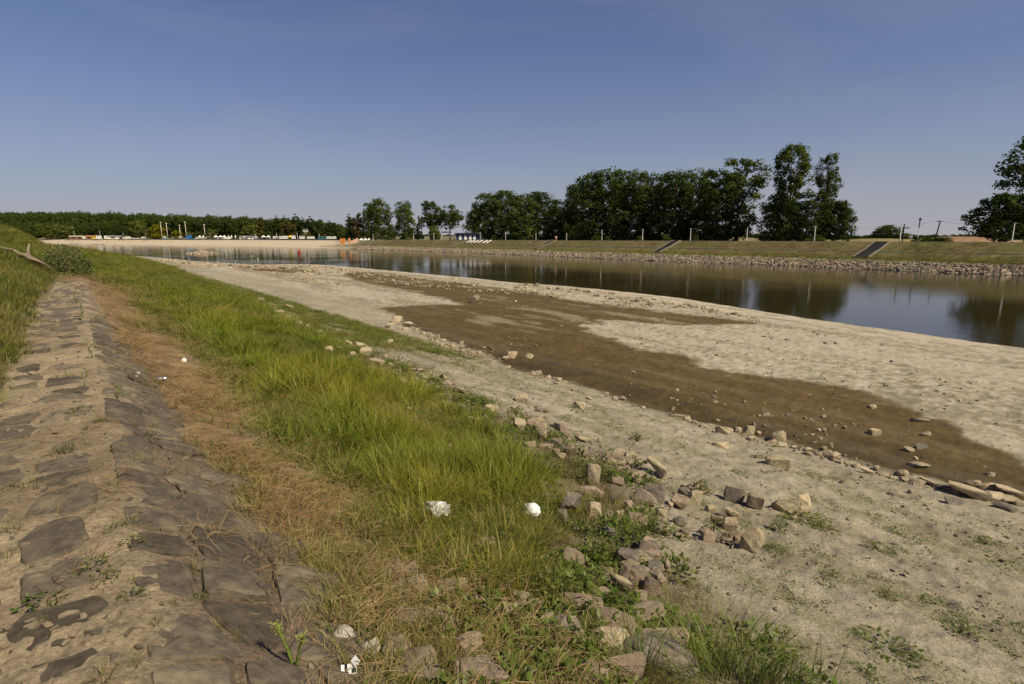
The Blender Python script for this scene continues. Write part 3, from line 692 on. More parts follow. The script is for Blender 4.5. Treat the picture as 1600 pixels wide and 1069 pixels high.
# ------------------------------------------------------------------ geometry-node scatter for what nobody could count
def scatter_object(name, protos, P, rot, scl, idx, tint, label, cat):
    """one object: points carrying instances of the unlinked prototype meshes"""
    c = bpy.data.collections.new(name + '_source')
    for i, me in enumerate(protos):
        c.objects.link(bpy.data.objects.new('%s_source_%02d' % (name, i), me))
    n = len(P)
    me = bpy.data.meshes.new(name); me.vertices.add(n); me.vertices.foreach_set('co', np.asarray(P, np.float32).ravel())
    for an, typ, arr, f in (('rot', 'FLOAT_VECTOR', rot, 'vector'), ('scl', 'FLOAT_VECTOR', scl, 'vector'), ('idx', 'INT', idx, 'value'), ('tint', 'FLOAT', tint, 'value')):
        a = me.attributes.new(an, typ, 'POINT'); a.data.foreach_set(f, np.ascontiguousarray(arr, dtype=np.int32 if typ == 'INT' else np.float32).ravel())
    for q in protos:
        for mm in q.materials:
            if mm and mm.name not in [k.name for k in me.materials]: me.materials.append(mm)
    o = link(name, me); tag(o, label, cat, kind='stuff')
    ng = bpy.data.node_groups.new(name + '_nodes', 'GeometryNodeTree')
    ng.interface.new_socket('Geometry', in_out='INPUT', socket_type='NodeSocketGeometry'); ng.interface.new_socket('Geometry', in_out='OUTPUT', socket_type='NodeSocketGeometry')
    N = ng.nodes; l = ng.links
    gi = N.new('NodeGroupInput'); go = N.new('NodeGroupOutput'); ip = N.new('GeometryNodeInstanceOnPoints'); ci = N.new('GeometryNodeCollectionInfo')
    ci.inputs['Collection'].default_value = c; ci.inputs['Separate Children'].default_value = True; ci.inputs['Reset Children'].default_value = True
    def na(nm, t):
        a = N.new('GeometryNodeInputNamedAttribute'); a.data_type = t; a.inputs['Name'].default_value = nm; return a.outputs['Attribute']
    e2r = N.new('FunctionNodeEulerToRotation'); l.new(na('rot', 'FLOAT_VECTOR'), e2r.inputs[0])
    l.new(gi.outputs[0], ip.inputs['Points']); l.new(ci.outputs[0], ip.inputs['Instance']); ip.inputs['Pick Instance'].default_value = True
    l.new(na('idx', 'INT'), ip.inputs['Instance Index']); l.new(e2r.outputs[0], ip.inputs['Rotation']); l.new(na('scl', 'FLOAT_VECTOR'), ip.inputs['Scale'])
    l.new(ip.outputs[0], go.inputs[0])
    md = o.modifiers.new('scatter', 'NODES'); md.node_group = ng
    return o
lo = []
for key, mm, sd in (('l', M_lime, 500), ('b', M_limeb, 520), ('g', M_limeg, 540)):
    for i in range(5):
        me = rock_mesh(sd + i, 9 + i, 1, False); me.materials.append(mm); lo.append(me)
rest = allrocks[298:]
KI = {'l': 0, 'b': 5, 'g': 10}
P = []; rt = []; sc = []; ix = []
RX = np.array([t[2] for t in rest]); RY = np.array([t[3] for t in rest]); RZ = full_height(RX, RY)[0]
for i, (key, zone, x, y, wd, ht, k, rz) in enumerate(rest):
    P.append((x, y, RZ[i] - ht * .15)); rt.append((rng.normal(0, .25), rng.normal(0, .25), rz)); sc.append((wd, wd, ht)); ix.append(KI[k] + rng.integers(5))
scatter_object('loose_stones', lo, P, rt, sc, ix, np.zeros(len(P)), 'small loose stones strewn over the dry river bed', 'stones')
# stone pitching on the far bank and the islet
def far_rubble():
    n = 24000
    t = rng.random(n); L = offset_line(0); sel = np.where((_k < .5))[0]; sel = sel[2:]
    pos = sel[0] + t * (len(sel) - 1); i = np.minimum(pos.astype(int), len(L) - 2); f = pos - i
    d = rng.random(n) ** 1.15 * 4.7 - .2
    A = np.stack([np.interp(d, [-1, 8], [0, 1])], 1)
    P0 = FS[i] * (1 - f)[:, None] + FS[i + 1] * f[:, None]; D = FS[i + 1] - FS[i]; D /= np.linalg.norm(D, axis=1)[:, None]
    P1 = P0 + np.stack([D[:, 1], -D[:, 0]], 1) * d[:, None]
    seg = np.linalg.norm(FS[i + 1] - FS[i], axis=1); keep = rng.random(n) < np.clip(seg / 22, .25, 1)
    x, y = P1[keep, 0], P1[keep, 1]; m = len(x)
    z = full_height(x, y)[0]
    wd = rng.uniform(.22, .62, m) * (1 + np.clip((np.hypot(x, y) - 150) / 300, 0, .8))
    k = rng.choice([0, 5, 5, 10, 10], m) + rng.integers(0, 5, m)
    scatter_object('riprap', lo, np.stack([x, y, z - wd * .1], 1), np.stack([rng.normal(0, .4, m), rng.normal(0, .4, m), rng.uniform(0, 6.3, m)], 1),
                   np.stack([wd, wd, wd * rng.uniform(.5, .8, m)], 1), k, np.zeros(m), 'band of pale riprap stones along the far waterline', 'riprap')
far_rubble()
m_ = 260; a_ = rng.uniform(0, 6.28, m_); q_ = np.sqrt(rng.random(m_)); x_ = ISL[0] + np.cos(a_) * q_ * 6.5; y_ = ISL[1] + np.sin(a_) * q_ * 5
z_ = full_height(x_, y_)[0]; ok_ = z_ > -.15; x_, y_, z_ = x_[ok_], y_[ok_], z_[ok_]; m_ = len(x_); wd_ = rng.uniform(.3, .9, m_)
scatter_object('islet_stones', lo, np.stack([x_, y_, z_ - .05], 1), np.stack([rng.normal(0, .3, m_), rng.normal(0, .3, m_), a_[ok_]], 1), np.stack([wd_, wd_, wd_ * .6], 1),
               rng.integers(0, 5, m_), np.zeros(m_), 'low heap of pale stones rising from the water', 'stones')

# grit: clods and pebbles on the silt, the mud and the path
def grit():
    n = 26000; u = rng.random(n); p = .5; r = (u * (26 ** p - 1.5 ** p) + 1.5 ** p) ** (1 / p); a = np.radians(rng.uniform(-50, 50, n)); x, y = np.sin(a) * r, np.cos(a) * r
    z, s, w, nn, d, kd = full_height(x, y); m = zones(x, y, s, w, nn, d, kd); f = fbm(x * 1.4, y * 1.4, 3, 131)
    ok = ((w > w_grn(s) + .2) & (rng.random(n) < (.15 + .6 * sstep(.45, .6, f)) * (1 - .75 * m['mud']))) | ((m['path'] > .5) & (rng.random(n) < .35))
    x, y, z, w, r = x[ok], y[ok], z[ok], w[ok], r[ok]; k = len(x); wd = (.007 + .024 * rng.random(k) ** 4) * (1 + r / 12)
    scatter_object('grit', lo, np.stack([x, y, z - wd * .1], 1), np.stack([rng.normal(0, .3, k), rng.normal(0, .3, k), rng.uniform(0, 6.3, k)], 1), np.stack([wd * 1.3, wd, wd * .7], 1),
                   rng.choice([0, 0, 5, 5, 10], k) + rng.integers(0, 5, k), np.zeros(k), 'scattered pebbles and clods on the dry silt and path', 'pebbles')
grit()

# ------------------------------------------------------------------ grass and weeds
def blades(n, h, spread, lean, width, seed, segs=3, droop=.6, up=1.0):
    """a tuft of n blades; h = (min, max) length; v runs 0..1 from root to tip"""
    g = np.random.default_rng(seed); V = []; F = []; A = []; B = []
    for i in range(n):
        a = g.uniform(0, 6.283); q = spread * math.sqrt(g.random()); bx, by = q * math.cos(a), q * math.sin(a)
        az = a + g.normal(0, .9); L = g.uniform(*h); th = abs(g.normal(0, lean)) + .05; wd = width * g.uniform(.6, 1.2); t = g.random()
        dx, dy = math.cos(az), math.sin(az); px, py = -dy, dx; x, y, z = bx, by, -.015; b0 = len(V)
        for k in range(segs + 1):
            f = k / segs; ww = wd * (1 - f ** 1.6) * .5
            if k == segs: V.append((x, y, z)); A.append(1.0); B.append(t)
            else:
                V += [(x + px * ww, y + py * ww, z), (x - px * ww, y - py * ww, z)]; A += [f, f]; B += [t, t]
            an = min(th + droop * f * (1 + t), 1.9); st = L / segs
            x += dx * math.sin(an) * st; y += dy * math.sin(an) * st; z += math.cos(an) * st * up
        for k in range(segs - 1):
            c = b0 + k * 2; F.append((c, c + 1, c + 3)); F.append((c, c + 3, c + 2))
        c = b0 + (segs - 1) * 2; F.append((c, c + 1, c + 2))
    return mesh_np('tuft', np.array(V), np.array(F), True, {'v': ('FLOAT', np.array(A, np.float32)), 'bt': ('FLOAT', np.array(B, np.float32))})
def straw(n, L, spread, width, seed, zmax=.04):
    """dry stems lying about, slightly arched"""
    g = np.random.default_rng(seed); V = []; F = []; A = []; B = []
    for i in range(n):
        x, y = g.normal(0, spread, 2); az = g.uniform(0, 6.283); l_ = g.uniform(*L); t = g.random(); cur = g.normal(0, .5); z0 = g.uniform(0, zmax); b0 = len(V)
        tilt = g.normal(0, .09)
        for k in range(4):
            f = k / 3; ww = width * .5 * (1 - .6 * f); z = z0 + math.sin(f * 3.14) * .02 + tilt * f * l_
            V += [(x - math.sin(az) * ww, y + math.cos(az) * ww, z + ww * .5), (x + math.sin(az) * ww, y - math.cos(az) * ww, z - ww * .5)]; A += [f, f]; B += [t, t]
            x += math.cos(az) * l_ / 3; y += math.sin(az) * l_ / 3; az += cur / 3
        for k in range(3): c = b0 + k * 2; F.append((c, c + 1, c + 3, c + 2))
    return mesh_np('straw', np.array(V), np.array(F), True, {'v': ('FLOAT', np.array(A, np.float32)), 'bt': ('FLOAT', np.array(B, np.float32))})
def leafy(n, rad, hgt, leaf, seed, stems=6):
    """a low broad-leaved weed: leaves on short stems"""
    g = np.random.default_rng(seed); V = []; F = []; A = []; B = []
    for i in range(n):
        a = g.uniform(0, 6.283); q = rad * g.random() ** .6; z = hgt * (1 - (q / rad) ** 1.5) * g.uniform(.25, 1.0) + .01
        x, y = q * math.cos(a), q * math.sin(a); az = a + g.normal(0, .7); L = leaf * g.uniform(.6, 1.3); wd = L * g.uniform(.3, .5); el = g.normal(.25, .45); t = g.random()
        d = np.array([math.cos(az) * math.cos(el), math.sin(az) * math.cos(el), math.sin(el)]); s_ = np.array([-math.sin(az), math.cos(az), g.normal(0, .3)])
        c = np.array([x, y, z]); b0 = len(V)
        for p, f in ((c, 0), (c + d * L * .45 + s_ * wd * .5 - np.array([0, 0, .1 * wd]), .5), (c + d * L - np.array([0, 0, L * .15]), 1), (c + d * L * .45 - s_ * wd * .5 - np.array([0, 0, .1 * wd]), .5)):
            V.append(tuple(p)); A.append(f); B.append(t)
        F.append((b0, b0 + 1, b0 + 2, b0 + 3))
        if i < stems:
            b0 = len(V); k = .004
            V += [(x * .2 - k, y * .2, 0), (x * .2 + k, y * .2, 0), (x + k, y, z), (x - k, y, z)]; A += [0] * 4; B += [t] * 4; F.append((b0, b0 + 1, b0 + 2, b0 + 3))
    return mesh_np('leafy', np.array(V), np.array(F), True, {'v': ('FLOAT', np.array(A, np.float32)), 'bt': ('FLOAT', np.array(B, np.float32))})
def grass_mat(name, root, mid, tip, alt, transl=.35, inst=True):
    """colour from root to tip, varied by blade; alt is what a whole tuft shifts to with its tint"""
    M, n, l, p = mat(name); n.remove(p)
    out = n['Material Output']
    av = n.new('ShaderNodeAttribute'); av.attribute_name = 'v'; ab = n.new('ShaderNodeAttribute'); ab.attribute_name = 'bt'
    at = n.new('ShaderNodeAttribute'); at.attribute_name = 'tint'; at.attribute_type = 'INSTANCER' if inst else 'OBJECT'
    cr = n.new('ShaderNodeValToRGB'); e = cr.color_ramp.elements; e[0].color = root + (1,); e[0].position = 0; e[1].color = tip + (1,); e[1].position = 1
    k = e.new(.45); k.color = mid + (1,); l.new(av.outputs['Fac'], cr.inputs[0])
    m1 = n.new('ShaderNodeMix'); m1.data_type = 'RGBA'; m1.inputs[7].default_value = alt + (1,); l.new(cr.outputs[0], m1.inputs[6])
    ma = n.new('ShaderNodeMath'); ma.operation = 'MULTIPLY_ADD'; ma.inputs[1].default_value = .8; l.new(at.outputs['Fac'], ma.inputs[0])
    mb = n.new('ShaderNodeMath'); mb.operation = 'MULTIPLY_ADD'; mb.inputs[1].default_value = .5; mb.inputs[2].default_value = -.15; mb.use_clamp = True
    l.new(ab.outputs['Fac'], mb.inputs[0]); l.new(mb.outputs[0], ma.inputs[2]); ma.use_clamp = True; l.new(ma.outputs[0], m1.inputs[0])
    df = n.new('ShaderNodeBsdfDiffuse'); tr = n.new('ShaderNodeBsdfTranslucent'); mx = n.new('ShaderNodeMixShader'); mx.inputs[0].default_value = transl
    l.new(m1.outputs[2], df.inputs[0]); l.new(m1.outputs[2], tr.inputs[0]); l.new(df.outputs[0], mx.inputs[1]); l.new(tr.outputs[0], mx.inputs[2])
    gl = n.new('ShaderNodeBsdfGlossy'); gl.inputs['Roughness'].default_value = .45; gl.inputs[0].default_value = (.5, .5, .4, 1)
    m2 = n.new('ShaderNodeMixShader'); m2.inputs[0].default_value = .035; l.new(mx.outputs[0], m2.inputs[1]); l.new(gl.outputs[0], m2.inputs[2]); l.new(m2.outputs[0], out.inputs[0])
    return M
M_tall = grass_mat('tall_grass', (.050, .060, .014), (.104, .160, .010), (.20, .25, .02), (.31, .26, .04))
M_short = grass_mat('short_grass', (.060, .055, .018), (.105, .145, .016), (.17, .20, .03), (.29, .225, .085))
M_straw = grass_mat('dry_straw', (.22, .145, .065), (.36, .245, .115), (.45, .325, .17), (.16, .10, .048), .2)
M_weed = grass_mat('weed_leaves', (.055, .08, .016), (.09, .155, .02), (.14, .20, .03), (.17, .13, .05))
M_redweed = grass_mat('brown_weeds', (.085, .055, .03), (.13, .085, .042), (.18, .125, .065), (.09, .10, .03))
def put(ms, m):
    for q in ms: q.materials.append(m)
    return ms
P_tall = put([blades(26, (.22, .62), .08, .30, .0055 + .0012 * i, i, 4, .55) for i in range(5)], M_tall)
P_short = put([blades(24, (.09, .24), .07, .45, .0055, 20 + i, 3, .6) for i in range(5)], M_short)
P_straw = put([straw(36, (.05, .22), .11, .0032, 40 + i) for i in range(5)], M_straw)
P_drytuft = put([blades(26, (.10, .28), .08, .75, .0036, 50 + i, 3, .9) for i in range(3)], M_straw)
P_weed = put([leafy(30, .12, .13, .055, 60 + i) for i in range(4)], M_weed)
P_red = put([blades(30, (.08, .22), .08, .5, .004, 70 + i, 3, .7) for i in range(3)], M_redweed)
P_creep = put([leafy(34, .12, .02, .03, 80 + i, 0) for i in range(4)], M_weed)

def candidates(N, r0, r1, p=.6, az=(-54, 52)):
    u = rng.random(N); r = (u * (r1 ** p - r0 ** p) + r0 ** p) ** (1 / p); a = np.radians(rng.uniform(az[0], az[1], N))
    return np.sin(a) * r, np.cos(a) * r, r
def grow(name, protos, x, y, z, hs, ws, tint, label, cat):
    m = len(x)
    scatter_object(name, protos, np.stack([x, y, z - .01], 1), np.stack([rng.normal(0, .2, m), rng.normal(0, .2, m), rng.uniform(0, 6.28, m)], 1),
                   np.stack([ws, ws, hs], 1), rng.integers(0, len(protos), m), tint, label, cat)
def vegetation():
    x, y, r = candidates(150000, 1.4, 320, .6)
    z, s, w, n, d, kd = full_height(x, y); m = zones(x, y, s, w, n, d, kd)
    on = (n > .5)
    patch = fbm(x * .45, y * .45, 3, 91); fine = fbm(x * 1.7, y * 1.7, 3, 92)
    k = np.clip((r / 4.5) ** .5, 1, 5.5)
    tallz = sstep(1.7, 2.6, w) * sstep(3.4, 4.8, s) * sstep(60, 20, s)
    # tall grass
    u = rng.random(len(x))
    acc = on & (u < m['green'] * (.25 + .6 * tallz) * sstep(.38, .54, patch + .06 * tallz) * sstep(.37, .52, fine))
    hh = (.30 + .42 * tallz * sstep(.38, .58, patch) + .28 * sstep(.4, .65, fine)) * (1 - .35 * sstep(14, 60, r))
    tint = np.clip(.06 + (fbm(x * .35, y * .35, 3, 95) - .45) * 1.9 + rng.normal(0, .12, len(x)), 0, .9)
    grow('tall_grass', P_tall, x[acc], y[acc], z[acc], hh[acc] * rng.uniform(.6, 1.25, acc.sum()), k[acc] * rng.uniform(.7, 1.3, acc.sum()), tint[acc], 'tall green grass in a long strip below the dry verge', 'grass')
    # short grass everywhere green, on the bank, and thin in the dry verge
    u = rng.random(len(x))
    mix = np.clip(m['green'] * .85 + m['bank'] * .95 + m['dry'] * (.12 + .4 * sstep(9, 5, s)) * sstep(.50, .62, patch) + np.clip(m['sprout'], 0, 1) * sstep(13, 20, s) * 1.0 + m['weeds'] * .35 * sstep(.48, .6, fine), 0, 1)
    acc = on & (u < mix)
    hh = (.75 + .5 * patch + .5 * (m['bank'] > .5) * fine) * np.where(w > w_grn(s) + .3, .75, 1) * (1 - .5 * m['dry'])
    t2 = np.clip(.04 + (fbm(x * .5, y * .5, 3, 96) - .44) * 1.6 + .3 * m['dry'] + rng.normal(0, .15, len(x)), 0, 1)
    grow('short_grass', P_short, x[acc], y[acc], z[acc], hh[acc] * (1 + .1 * k[acc]), k[acc] * 1.1, t2[acc], 'short grass covering the bank beside the path and between taller blades', 'grass')
    # sparse green blades on the levee top and toe across the river are left to the ground sheet
    # straw
    x, y, r = candidates(26000, 1.4, 34, .7, (-54, 12))
    z, s, w, n, d, kd = full_height(x, y); m = zones(x, y, s, w, n, d, kd); fine = fbm(x * 1.7, y * 1.7, 3, 92); k = np.clip((r / 4.5) ** .5, 1, 3)
    u = rng.random(len(x)); edge = sstep(.25, .6, w) * sstep(1.0, .6, w) * sstep(28, 24, s)
    acc = u < np.clip(m['dry'] * (1 - .45 * sstep(1.5, 1.9, w)) * (1 - .3 * sstep(4.5, 3.5, s)) * (.06 + .34 * sstep(.42, .62, fine)) + edge * .035 + m['green'] * .12 * sstep(3, 1.6, w) + .003 * m['path'], 0, 1)
    t = np.clip(rng.normal(.3, .3, len(x)), 0, .95)
    grow('dry_straw', P_straw, x[acc], y[acc], z[acc] + .01, np.ones(acc.sum()), k[acc], t[acc], 'flattened dry straw between the paved slope and the green grass', 'straw')
    u = rng.random(len(x)); acc = u < np.clip(m['dry'] * .12 * sstep(.42, .6, fine) + edge * .012 + m['green'] * .05, 0, 1)
    grow('dry_tufts', P_drytuft, x[acc], y[acc], z[acc], rng.uniform(.35, .8, acc.sum()) * (1 + .9 * m['green'][acc]), k[acc], t[acc], 'brittle dead grass tufts standing in the straw verge', 'dead grass')
    # weeds among the stones
    x, y, r = candidates(52000, 1.6, 60, .7, (-40, 52))
    z, s, w, n, d, kd = full_height(x, y); m = zones(x, y, s, w, n, d, kd); fine = fbm(x * 2.1, y * 2.1, 3, 97); k = np.clip((r / 5) ** .5, 1, 3)
    near = sstep(8.5, 6.5, w) * sstep(wgm := w_grn(s) - 1.2, wgm + .8, w) * sstep(.4, 1.5, s) * sstep(24, 12, s)
    near = np.maximum(near, sstep(1.9, 2.4, w) * sstep(4.6, 3.9, w) * sstep(4.2, 3.2, s) * sstep(.2, 1, s))
    u = rng.random(len(x)); acc = u < near * .62 * sstep(.46, .60, fine) * sstep(w_grn(s) + 2.2, w_grn(s) + .9, w)
    t = np.clip(rng.normal(.12, .2, len(x)), 0, .9)
    grow('ground_weeds', P_weed, x[acc], y[acc], z[acc], rng.uniform(.6, 1.5, acc.sum()), k[acc] * rng.uniform(.7, 1.2, acc.sum()), t[acc], 'leafy green weeds growing thickly among the heaped rocks', 'weeds')
    u = rng.random(len(x)); fine2 = fbm(x * 1.3, y * 1.3, 3, 98); acc = u < near * .5 * sstep(.50, .62, fine2) * sstep(w_grn(s) + 1.7, w_grn(s) + .9, w)
    grow('brown_weeds', P_red, x[acc], y[acc], z[acc], rng.uniform(.7, 1.3, acc.sum()), k[acc], t[acc], 'reddish brown withered weeds among the rocks', 'weeds')
    # creeping growth on the silt
    u = rng.random(len(x)); st = fbm(s * .8, w * 3.0, 3, 99); acc = (w > 4.2) & (u < np.clip(m['sprout'] * (.35 + .55 * sstep(12, 20, s)) + .06 * sstep(.58, .66, st) * (w < 12.5) * (w > w_grn(s)) * sstep(30, 15, s), 0, 1)) & (m['mud'] < .5)
    grow('creeping_weeds', P_creep, x[acc], y[acc], z[acc], rng.uniform(.6, 1.6, acc.sum()), k[acc] * rng.uniform(.5, 1.1, acc.sum()), np.clip(t[acc] + .15, 0, 1), 'thin creeping green growth in patches on the dry silt', 'ground cover')
vegetation()
def levee_growth():
    n = 16000; px = rng.uniform(500, 1750, n); L = {}
    P = []; dd = rng.choice(np.arange(4.6, 16, .5), n)
    for a, b in zip(px, dd): x_, y_, _ = far_at(a, float(round(b, 2))); P.append((x_, y_))
    P = np.array(P) + rng.normal(0, .5, (n, 2)); x, y = P[:, 0], P[:, 1]; z = full_height(x, y)[0]
    toe = (dd < 7.2); f = fbm(x * .15, y * .15, 3, 141); keep = rng.random(n) < np.where(toe, .8, .10 + .4 * sstep(.45, .6, f))
    x, y, z, toe, f = x[keep], y[keep], z[keep], toe[keep], f[keep]; k = len(x); w_ = rng.uniform(2.2, 4.5, k)
    grow('levee_grass', P_short, x, y, z, rng.uniform(1.0, 2.2, k) * np.where(toe, 1.3, .8), w_, np.clip(np.where(toe, .2, .5) + rng.normal(0, .25, k), 0, 1), 'dry and green tussocks on the slope of the far levee', 'grass')
levee_growth()

# ------------------------------------------------------------------ plants one can point at
M_tuftO = grass_mat('path_tuft', (.07, .065, .02), (.12, .15, .025), (.21, .21, .05), (.30, .23, .10), .35, False)
M_weedO = grass_mat('path_weed', (.05, .07, .018), (.085, .135, .022), (.13, .18, .03), (.19, .15, .05), .35, False)
T_grass = put([blades(46, (.06, .17), .05, .6, .0045, 120 + i, 3, .7) for i in range(4)], M_tuftO)
T_leaf = put([leafy(40, .085, .05, .03, 130 + i) for i in range(3)], M_weedO)
def plants():
    tufts = [(120,770,34,'g'),(205,818,24,'g'),(206,850,24,'l'),(145,888,32,'l'),(100,707,30,'g'),(122,645,20,'l'),(85,710,22,'g'),(160,660,24,'g'),(232,680,22,'l'),(180,705,20,'g'),(215,725,26,'g'),(300,890,38,'g'),
             (340,888,26,'g'),(165,905,22,'l'),(205,932,24,'l'),(310,930,18,'l'),(335,978,28,'g'),(242,975,24,'g'),(375,990,20,'g'),(210,1040,20,'g'),(270,945,16,'g'),(60,945,36,'l'),(70,975,16,'g'),(20,830,26,'g'),(45,760,30,'g'),
             (12,870,16,'g'),(110,588,20,'g'),(88,590,16,'g'),(182,605,14,'g'),(130,540,12,'g'),(122,508,12,'g'),(85,515,10,'g'),(205,905,16,'g'),(180,760,22,'g'),(178,825,18,'l'),(240,665,16,'g'),(365,1000,18,'g'),(160,1066,34,'g'),(205,660,16,'g'),(150,800,18,'g')]
    for i, (px, py, wp, k) in enumerate(tufts):
        g = ground_pt(px, py); dist = math.sqrt(g[0] ** 2 + g[1] ** 2 + 2.6); wd = wp / FPX * dist
        me = (T_grass if k == 'g' else T_leaf)[i % 3]; sc = wd / (.17 if k == 'g' else .13)
        o = link('grass_tuft' if k == 'g' else 'low_weed', me, None, None, (g[0], g[1], gz(*g) - .004), (0, 0, i * 1.3), (sc, sc, max(.6, min(sc, 1.2))))
        o['tint'] = rnd.uniform(0, .5)
        if k == 'g': tag(o, 'small green grass tuft rooted between the stones of the path', 'grass tuft', 'grass tufts between the path stones')
        else: tag(o, 'flat leafy weed rooted between the stones of the path', 'weed', 'leafy weeds between the path stones')
    # slender seedlings standing along the path's edge
    def seedling(seed, hgt):
        g = random.Random(seed); m = MB(); pts = [(0, 0, 0)]; 
        for k in range(1, 6): pts.append((g.uniform(-.012, .012) * k, g.uniform(-.012, .012) * k, hgt * k / 5))
        m.tube(pts, [.006, .0055, .005, .0045, .0035, .002], 5)
        for k in range(46):
            f = g.uniform(.12, 1); a = g.uniform(0, 6.28); j = min(int(f * 5), 4); t = f * 5 - j
            p = Vector(pts[j]).lerp(Vector(pts[j + 1]), t); L = g.uniform(.03, .06) * (1.1 - .5 * f); d = Vector((math.cos(a), math.sin(a), g.uniform(.2, 1.0))).normalized(); s_ = Vector((-math.sin(a), math.cos(a), 0)) * L * .14
            m.add([p, p + d * L * .5 + s_, p + d * L, p + d * L * .5 - s_], [(0, 1, 2, 3)])
        return m.mesh('seedling', True)
    M_seed = simple('seedling_green', (.13, .17, .03), .8, .3, 20)
    SD = [seedling(5 + i, .26 + .04 * i) for i in range(3)]
    for q in SD: q.materials.append(M_seed)
    for i, (px, py, hp) in enumerate([(183, 622, 32), (193, 622, 18), (132, 605, 20), (145, 560, 26), (128, 500, 22), (120, 475, 18), (135, 590, 18), (190, 500, 14), (196, 510, 14), (152, 500, 12), (127, 485, 14), (198, 540, 14)]):
        g = ground_pt(px, py); dist = math.hypot(*g); hh = hp / FPX * dist
        o = link('seedling', SD[i % 3], None, None, (g[0], g[1], gz(*g) - .01), (0, 0, i), hh / .3)
        tag(o, 'slender upright seedling with narrow leaves at the edge of the path', 'seedling', 'seedlings along the path edge')
    # the two-stalked yellowish weed on the paved slope
    g = ground_pt(460, 1040); e = empty('flowering_weed', (g[0], g[1], gz(*g) - .01)); tag(e, 'yellow green weed with two upright leafy stalks on the paved slope', 'weed')
    for k, (dx, hh, cv) in enumerate(((-.03, .22, -.035), (.03, .165, .02))):
        m = MB(); pts = [(dx * .2 + (dx - dx * .2) * f + cv * f * f, 0, hh * f) for f in (0, .25, .5, .75, 1)]; m.tube(pts, [.006, .006, .0055, .005, .004], 6)
        r = random.Random(k); lv = MB(); fl = MB()
        for q in range(120):
            f = r.random(); j = min(int(f * 4), 3); p = Vector(pts[j]).lerp(Vector(pts[j + 1]), f * 4 - j); a = r.uniform(0, 6.28); L = r.uniform(.012, .026); d = Vector((math.cos(a), math.sin(a), 1.1)).normalized(); s_ = Vector((-math.sin(a), math.cos(a), 0)) * L * .16
            lv.add([p, p + d * L * .5 + s_, p + d * L, p + d * L * .5 - s_], [(0, 1, 2, 3)])
        for q in range(70):
            p = Vector(pts[-1]) + Vector((r.gauss(0, .011), r.gauss(0, .011), r.uniform(-.03, .02))); a = r.uniform(0, 6.28); L = r.uniform(.008, .016); d = Vector((math.cos(a), math.sin(a), r.uniform(0, 1))).normalized(); s_ = Vector((-math.sin(a), math.cos(a), 0)) * L * .25
            fl.add([p, p + d * L * .5 + s_, p + d * L, p + d * L * .5 - s_], [(0, 1, 2, 3)])
        st = m.build('stalk', M_seed, e, True); lv.build('leaves', M_seed, st); fl.build('flower_head', simple('pale_yellow_flower', (.24, .26, .05), .8, .2, 30), st)
    # sedge in the near corner
    g = ground_pt(1135, 1066); me = blades(460, (.24, .62), .34, .35, .007, 333, 5, .7); me.materials.append(grass_mat('sedge', (.035, .035, .012), (.09, .14, .016), (.19, .22, .035), (.17, .16, .03), .35, False))
    o = link('sedge_clump', me, None, None, (g[0], g[1] - .12, gz(*g) - .03)); tag(o, 'large clump of arching sedge blades rooted at the edge of the silt', 'sedge')
    for px, py, nb, hh in ((1225, 1066, 60, .30), (1290, 1066, 26, .30), (1000, 1062, 120, .34)):
        g = ground_pt(px, py); q = blades(nb, (.15, hh + .2), .10, .35, .006, px, 5, .8); q.materials.append(me.materials[0])
        o = link('sedge_clump', q, None, None, (g[0], g[1], gz(*g) - .02))
        tag(o, {1225: 'thin sedge tuft on bare silt next to the large sedge clump', 1290: 'lone few-bladed sedge tuft on bare silt', 1000: 'medium sedge tuft leaning over grey rock slabs'}[px], 'sedge')
    # broad leafy weeds
    LW = put([leafy(150, .22, .12, .05, 200 + i, 30) for i in range(3)], M_weedO); TW = put([leafy(90, .12, .30, .06, 210 + i, 30) for i in range(3)], M_weedO)
    for i, (px, py, wp, tl) in enumerate([(1245, 815, 90, 0), (1215, 828, 26, 1), (1112, 838, 34, 1), (1285, 822, 40, 0), (965, 948, 44, 0), (990, 975, 42, 0), (1042, 965, 34, 0), (985, 998, 40, 0), (1385, 1015, 80, 0), (1500, 985, 50, 0),
                                      (1350, 1048, 40, 0), (1590, 985, 40, 0), (925, 975, 30, 1), (992, 730, 26, 1), (1095, 770, 34, 1), (1015, 760, 28, 1), (940, 735, 30, 1), (1210, 860, 30, 0), (1370, 860, 40, 0), (1545, 850, 36, 0), (995, 690, 22, 1), (870, 745, 40, 1), (880, 945, 40, 1), (915, 1030, 34, 1),
                                      (1300, 905, 34, 0), (1380, 935, 34, 0), (1455, 940, 40, 0), (1050, 905, 26, 0), (905, 835, 40, 1), (1150, 740, 24, 0), (1270, 745, 24, 0), (1180, 715, 24, 0)]):
        g = ground_pt(px, py); dist = math.sqrt(g[0] ** 2 + g[1] ** 2 + 9); wd = wp / FPX * dist; me = (TW if tl else LW)[i % 3]; sc = wd / (.28 if tl else .46)
        o = link('leafy_weed', me, None, None, (g[0], g[1], gz(*g) - .01), (0, 0, i * 1.7), (sc, sc, .8 if tl else max(.35, min(.6, sc)))); o['tint'] = rnd.uniform(0, .35)
        rocky = py < 1000 and px < 1200
        if px == 1245: tag(o, 'wide dark green sprawling weed at the foot of a large pale rock', 'weed')
        elif tl: tag(o, 'bushy upright green weed growing among the heaped rocks', 'weed', 'upright weeds among the rocks')
        elif rocky: tag(o, 'low spreading green weed in a gap between rocks', 'weed', 'spreading weeds between rocks')
        else: tag(o, 'flat patch of creeping weed on the open trampled silt', 'weed', 'creeping weed patches on the silt')
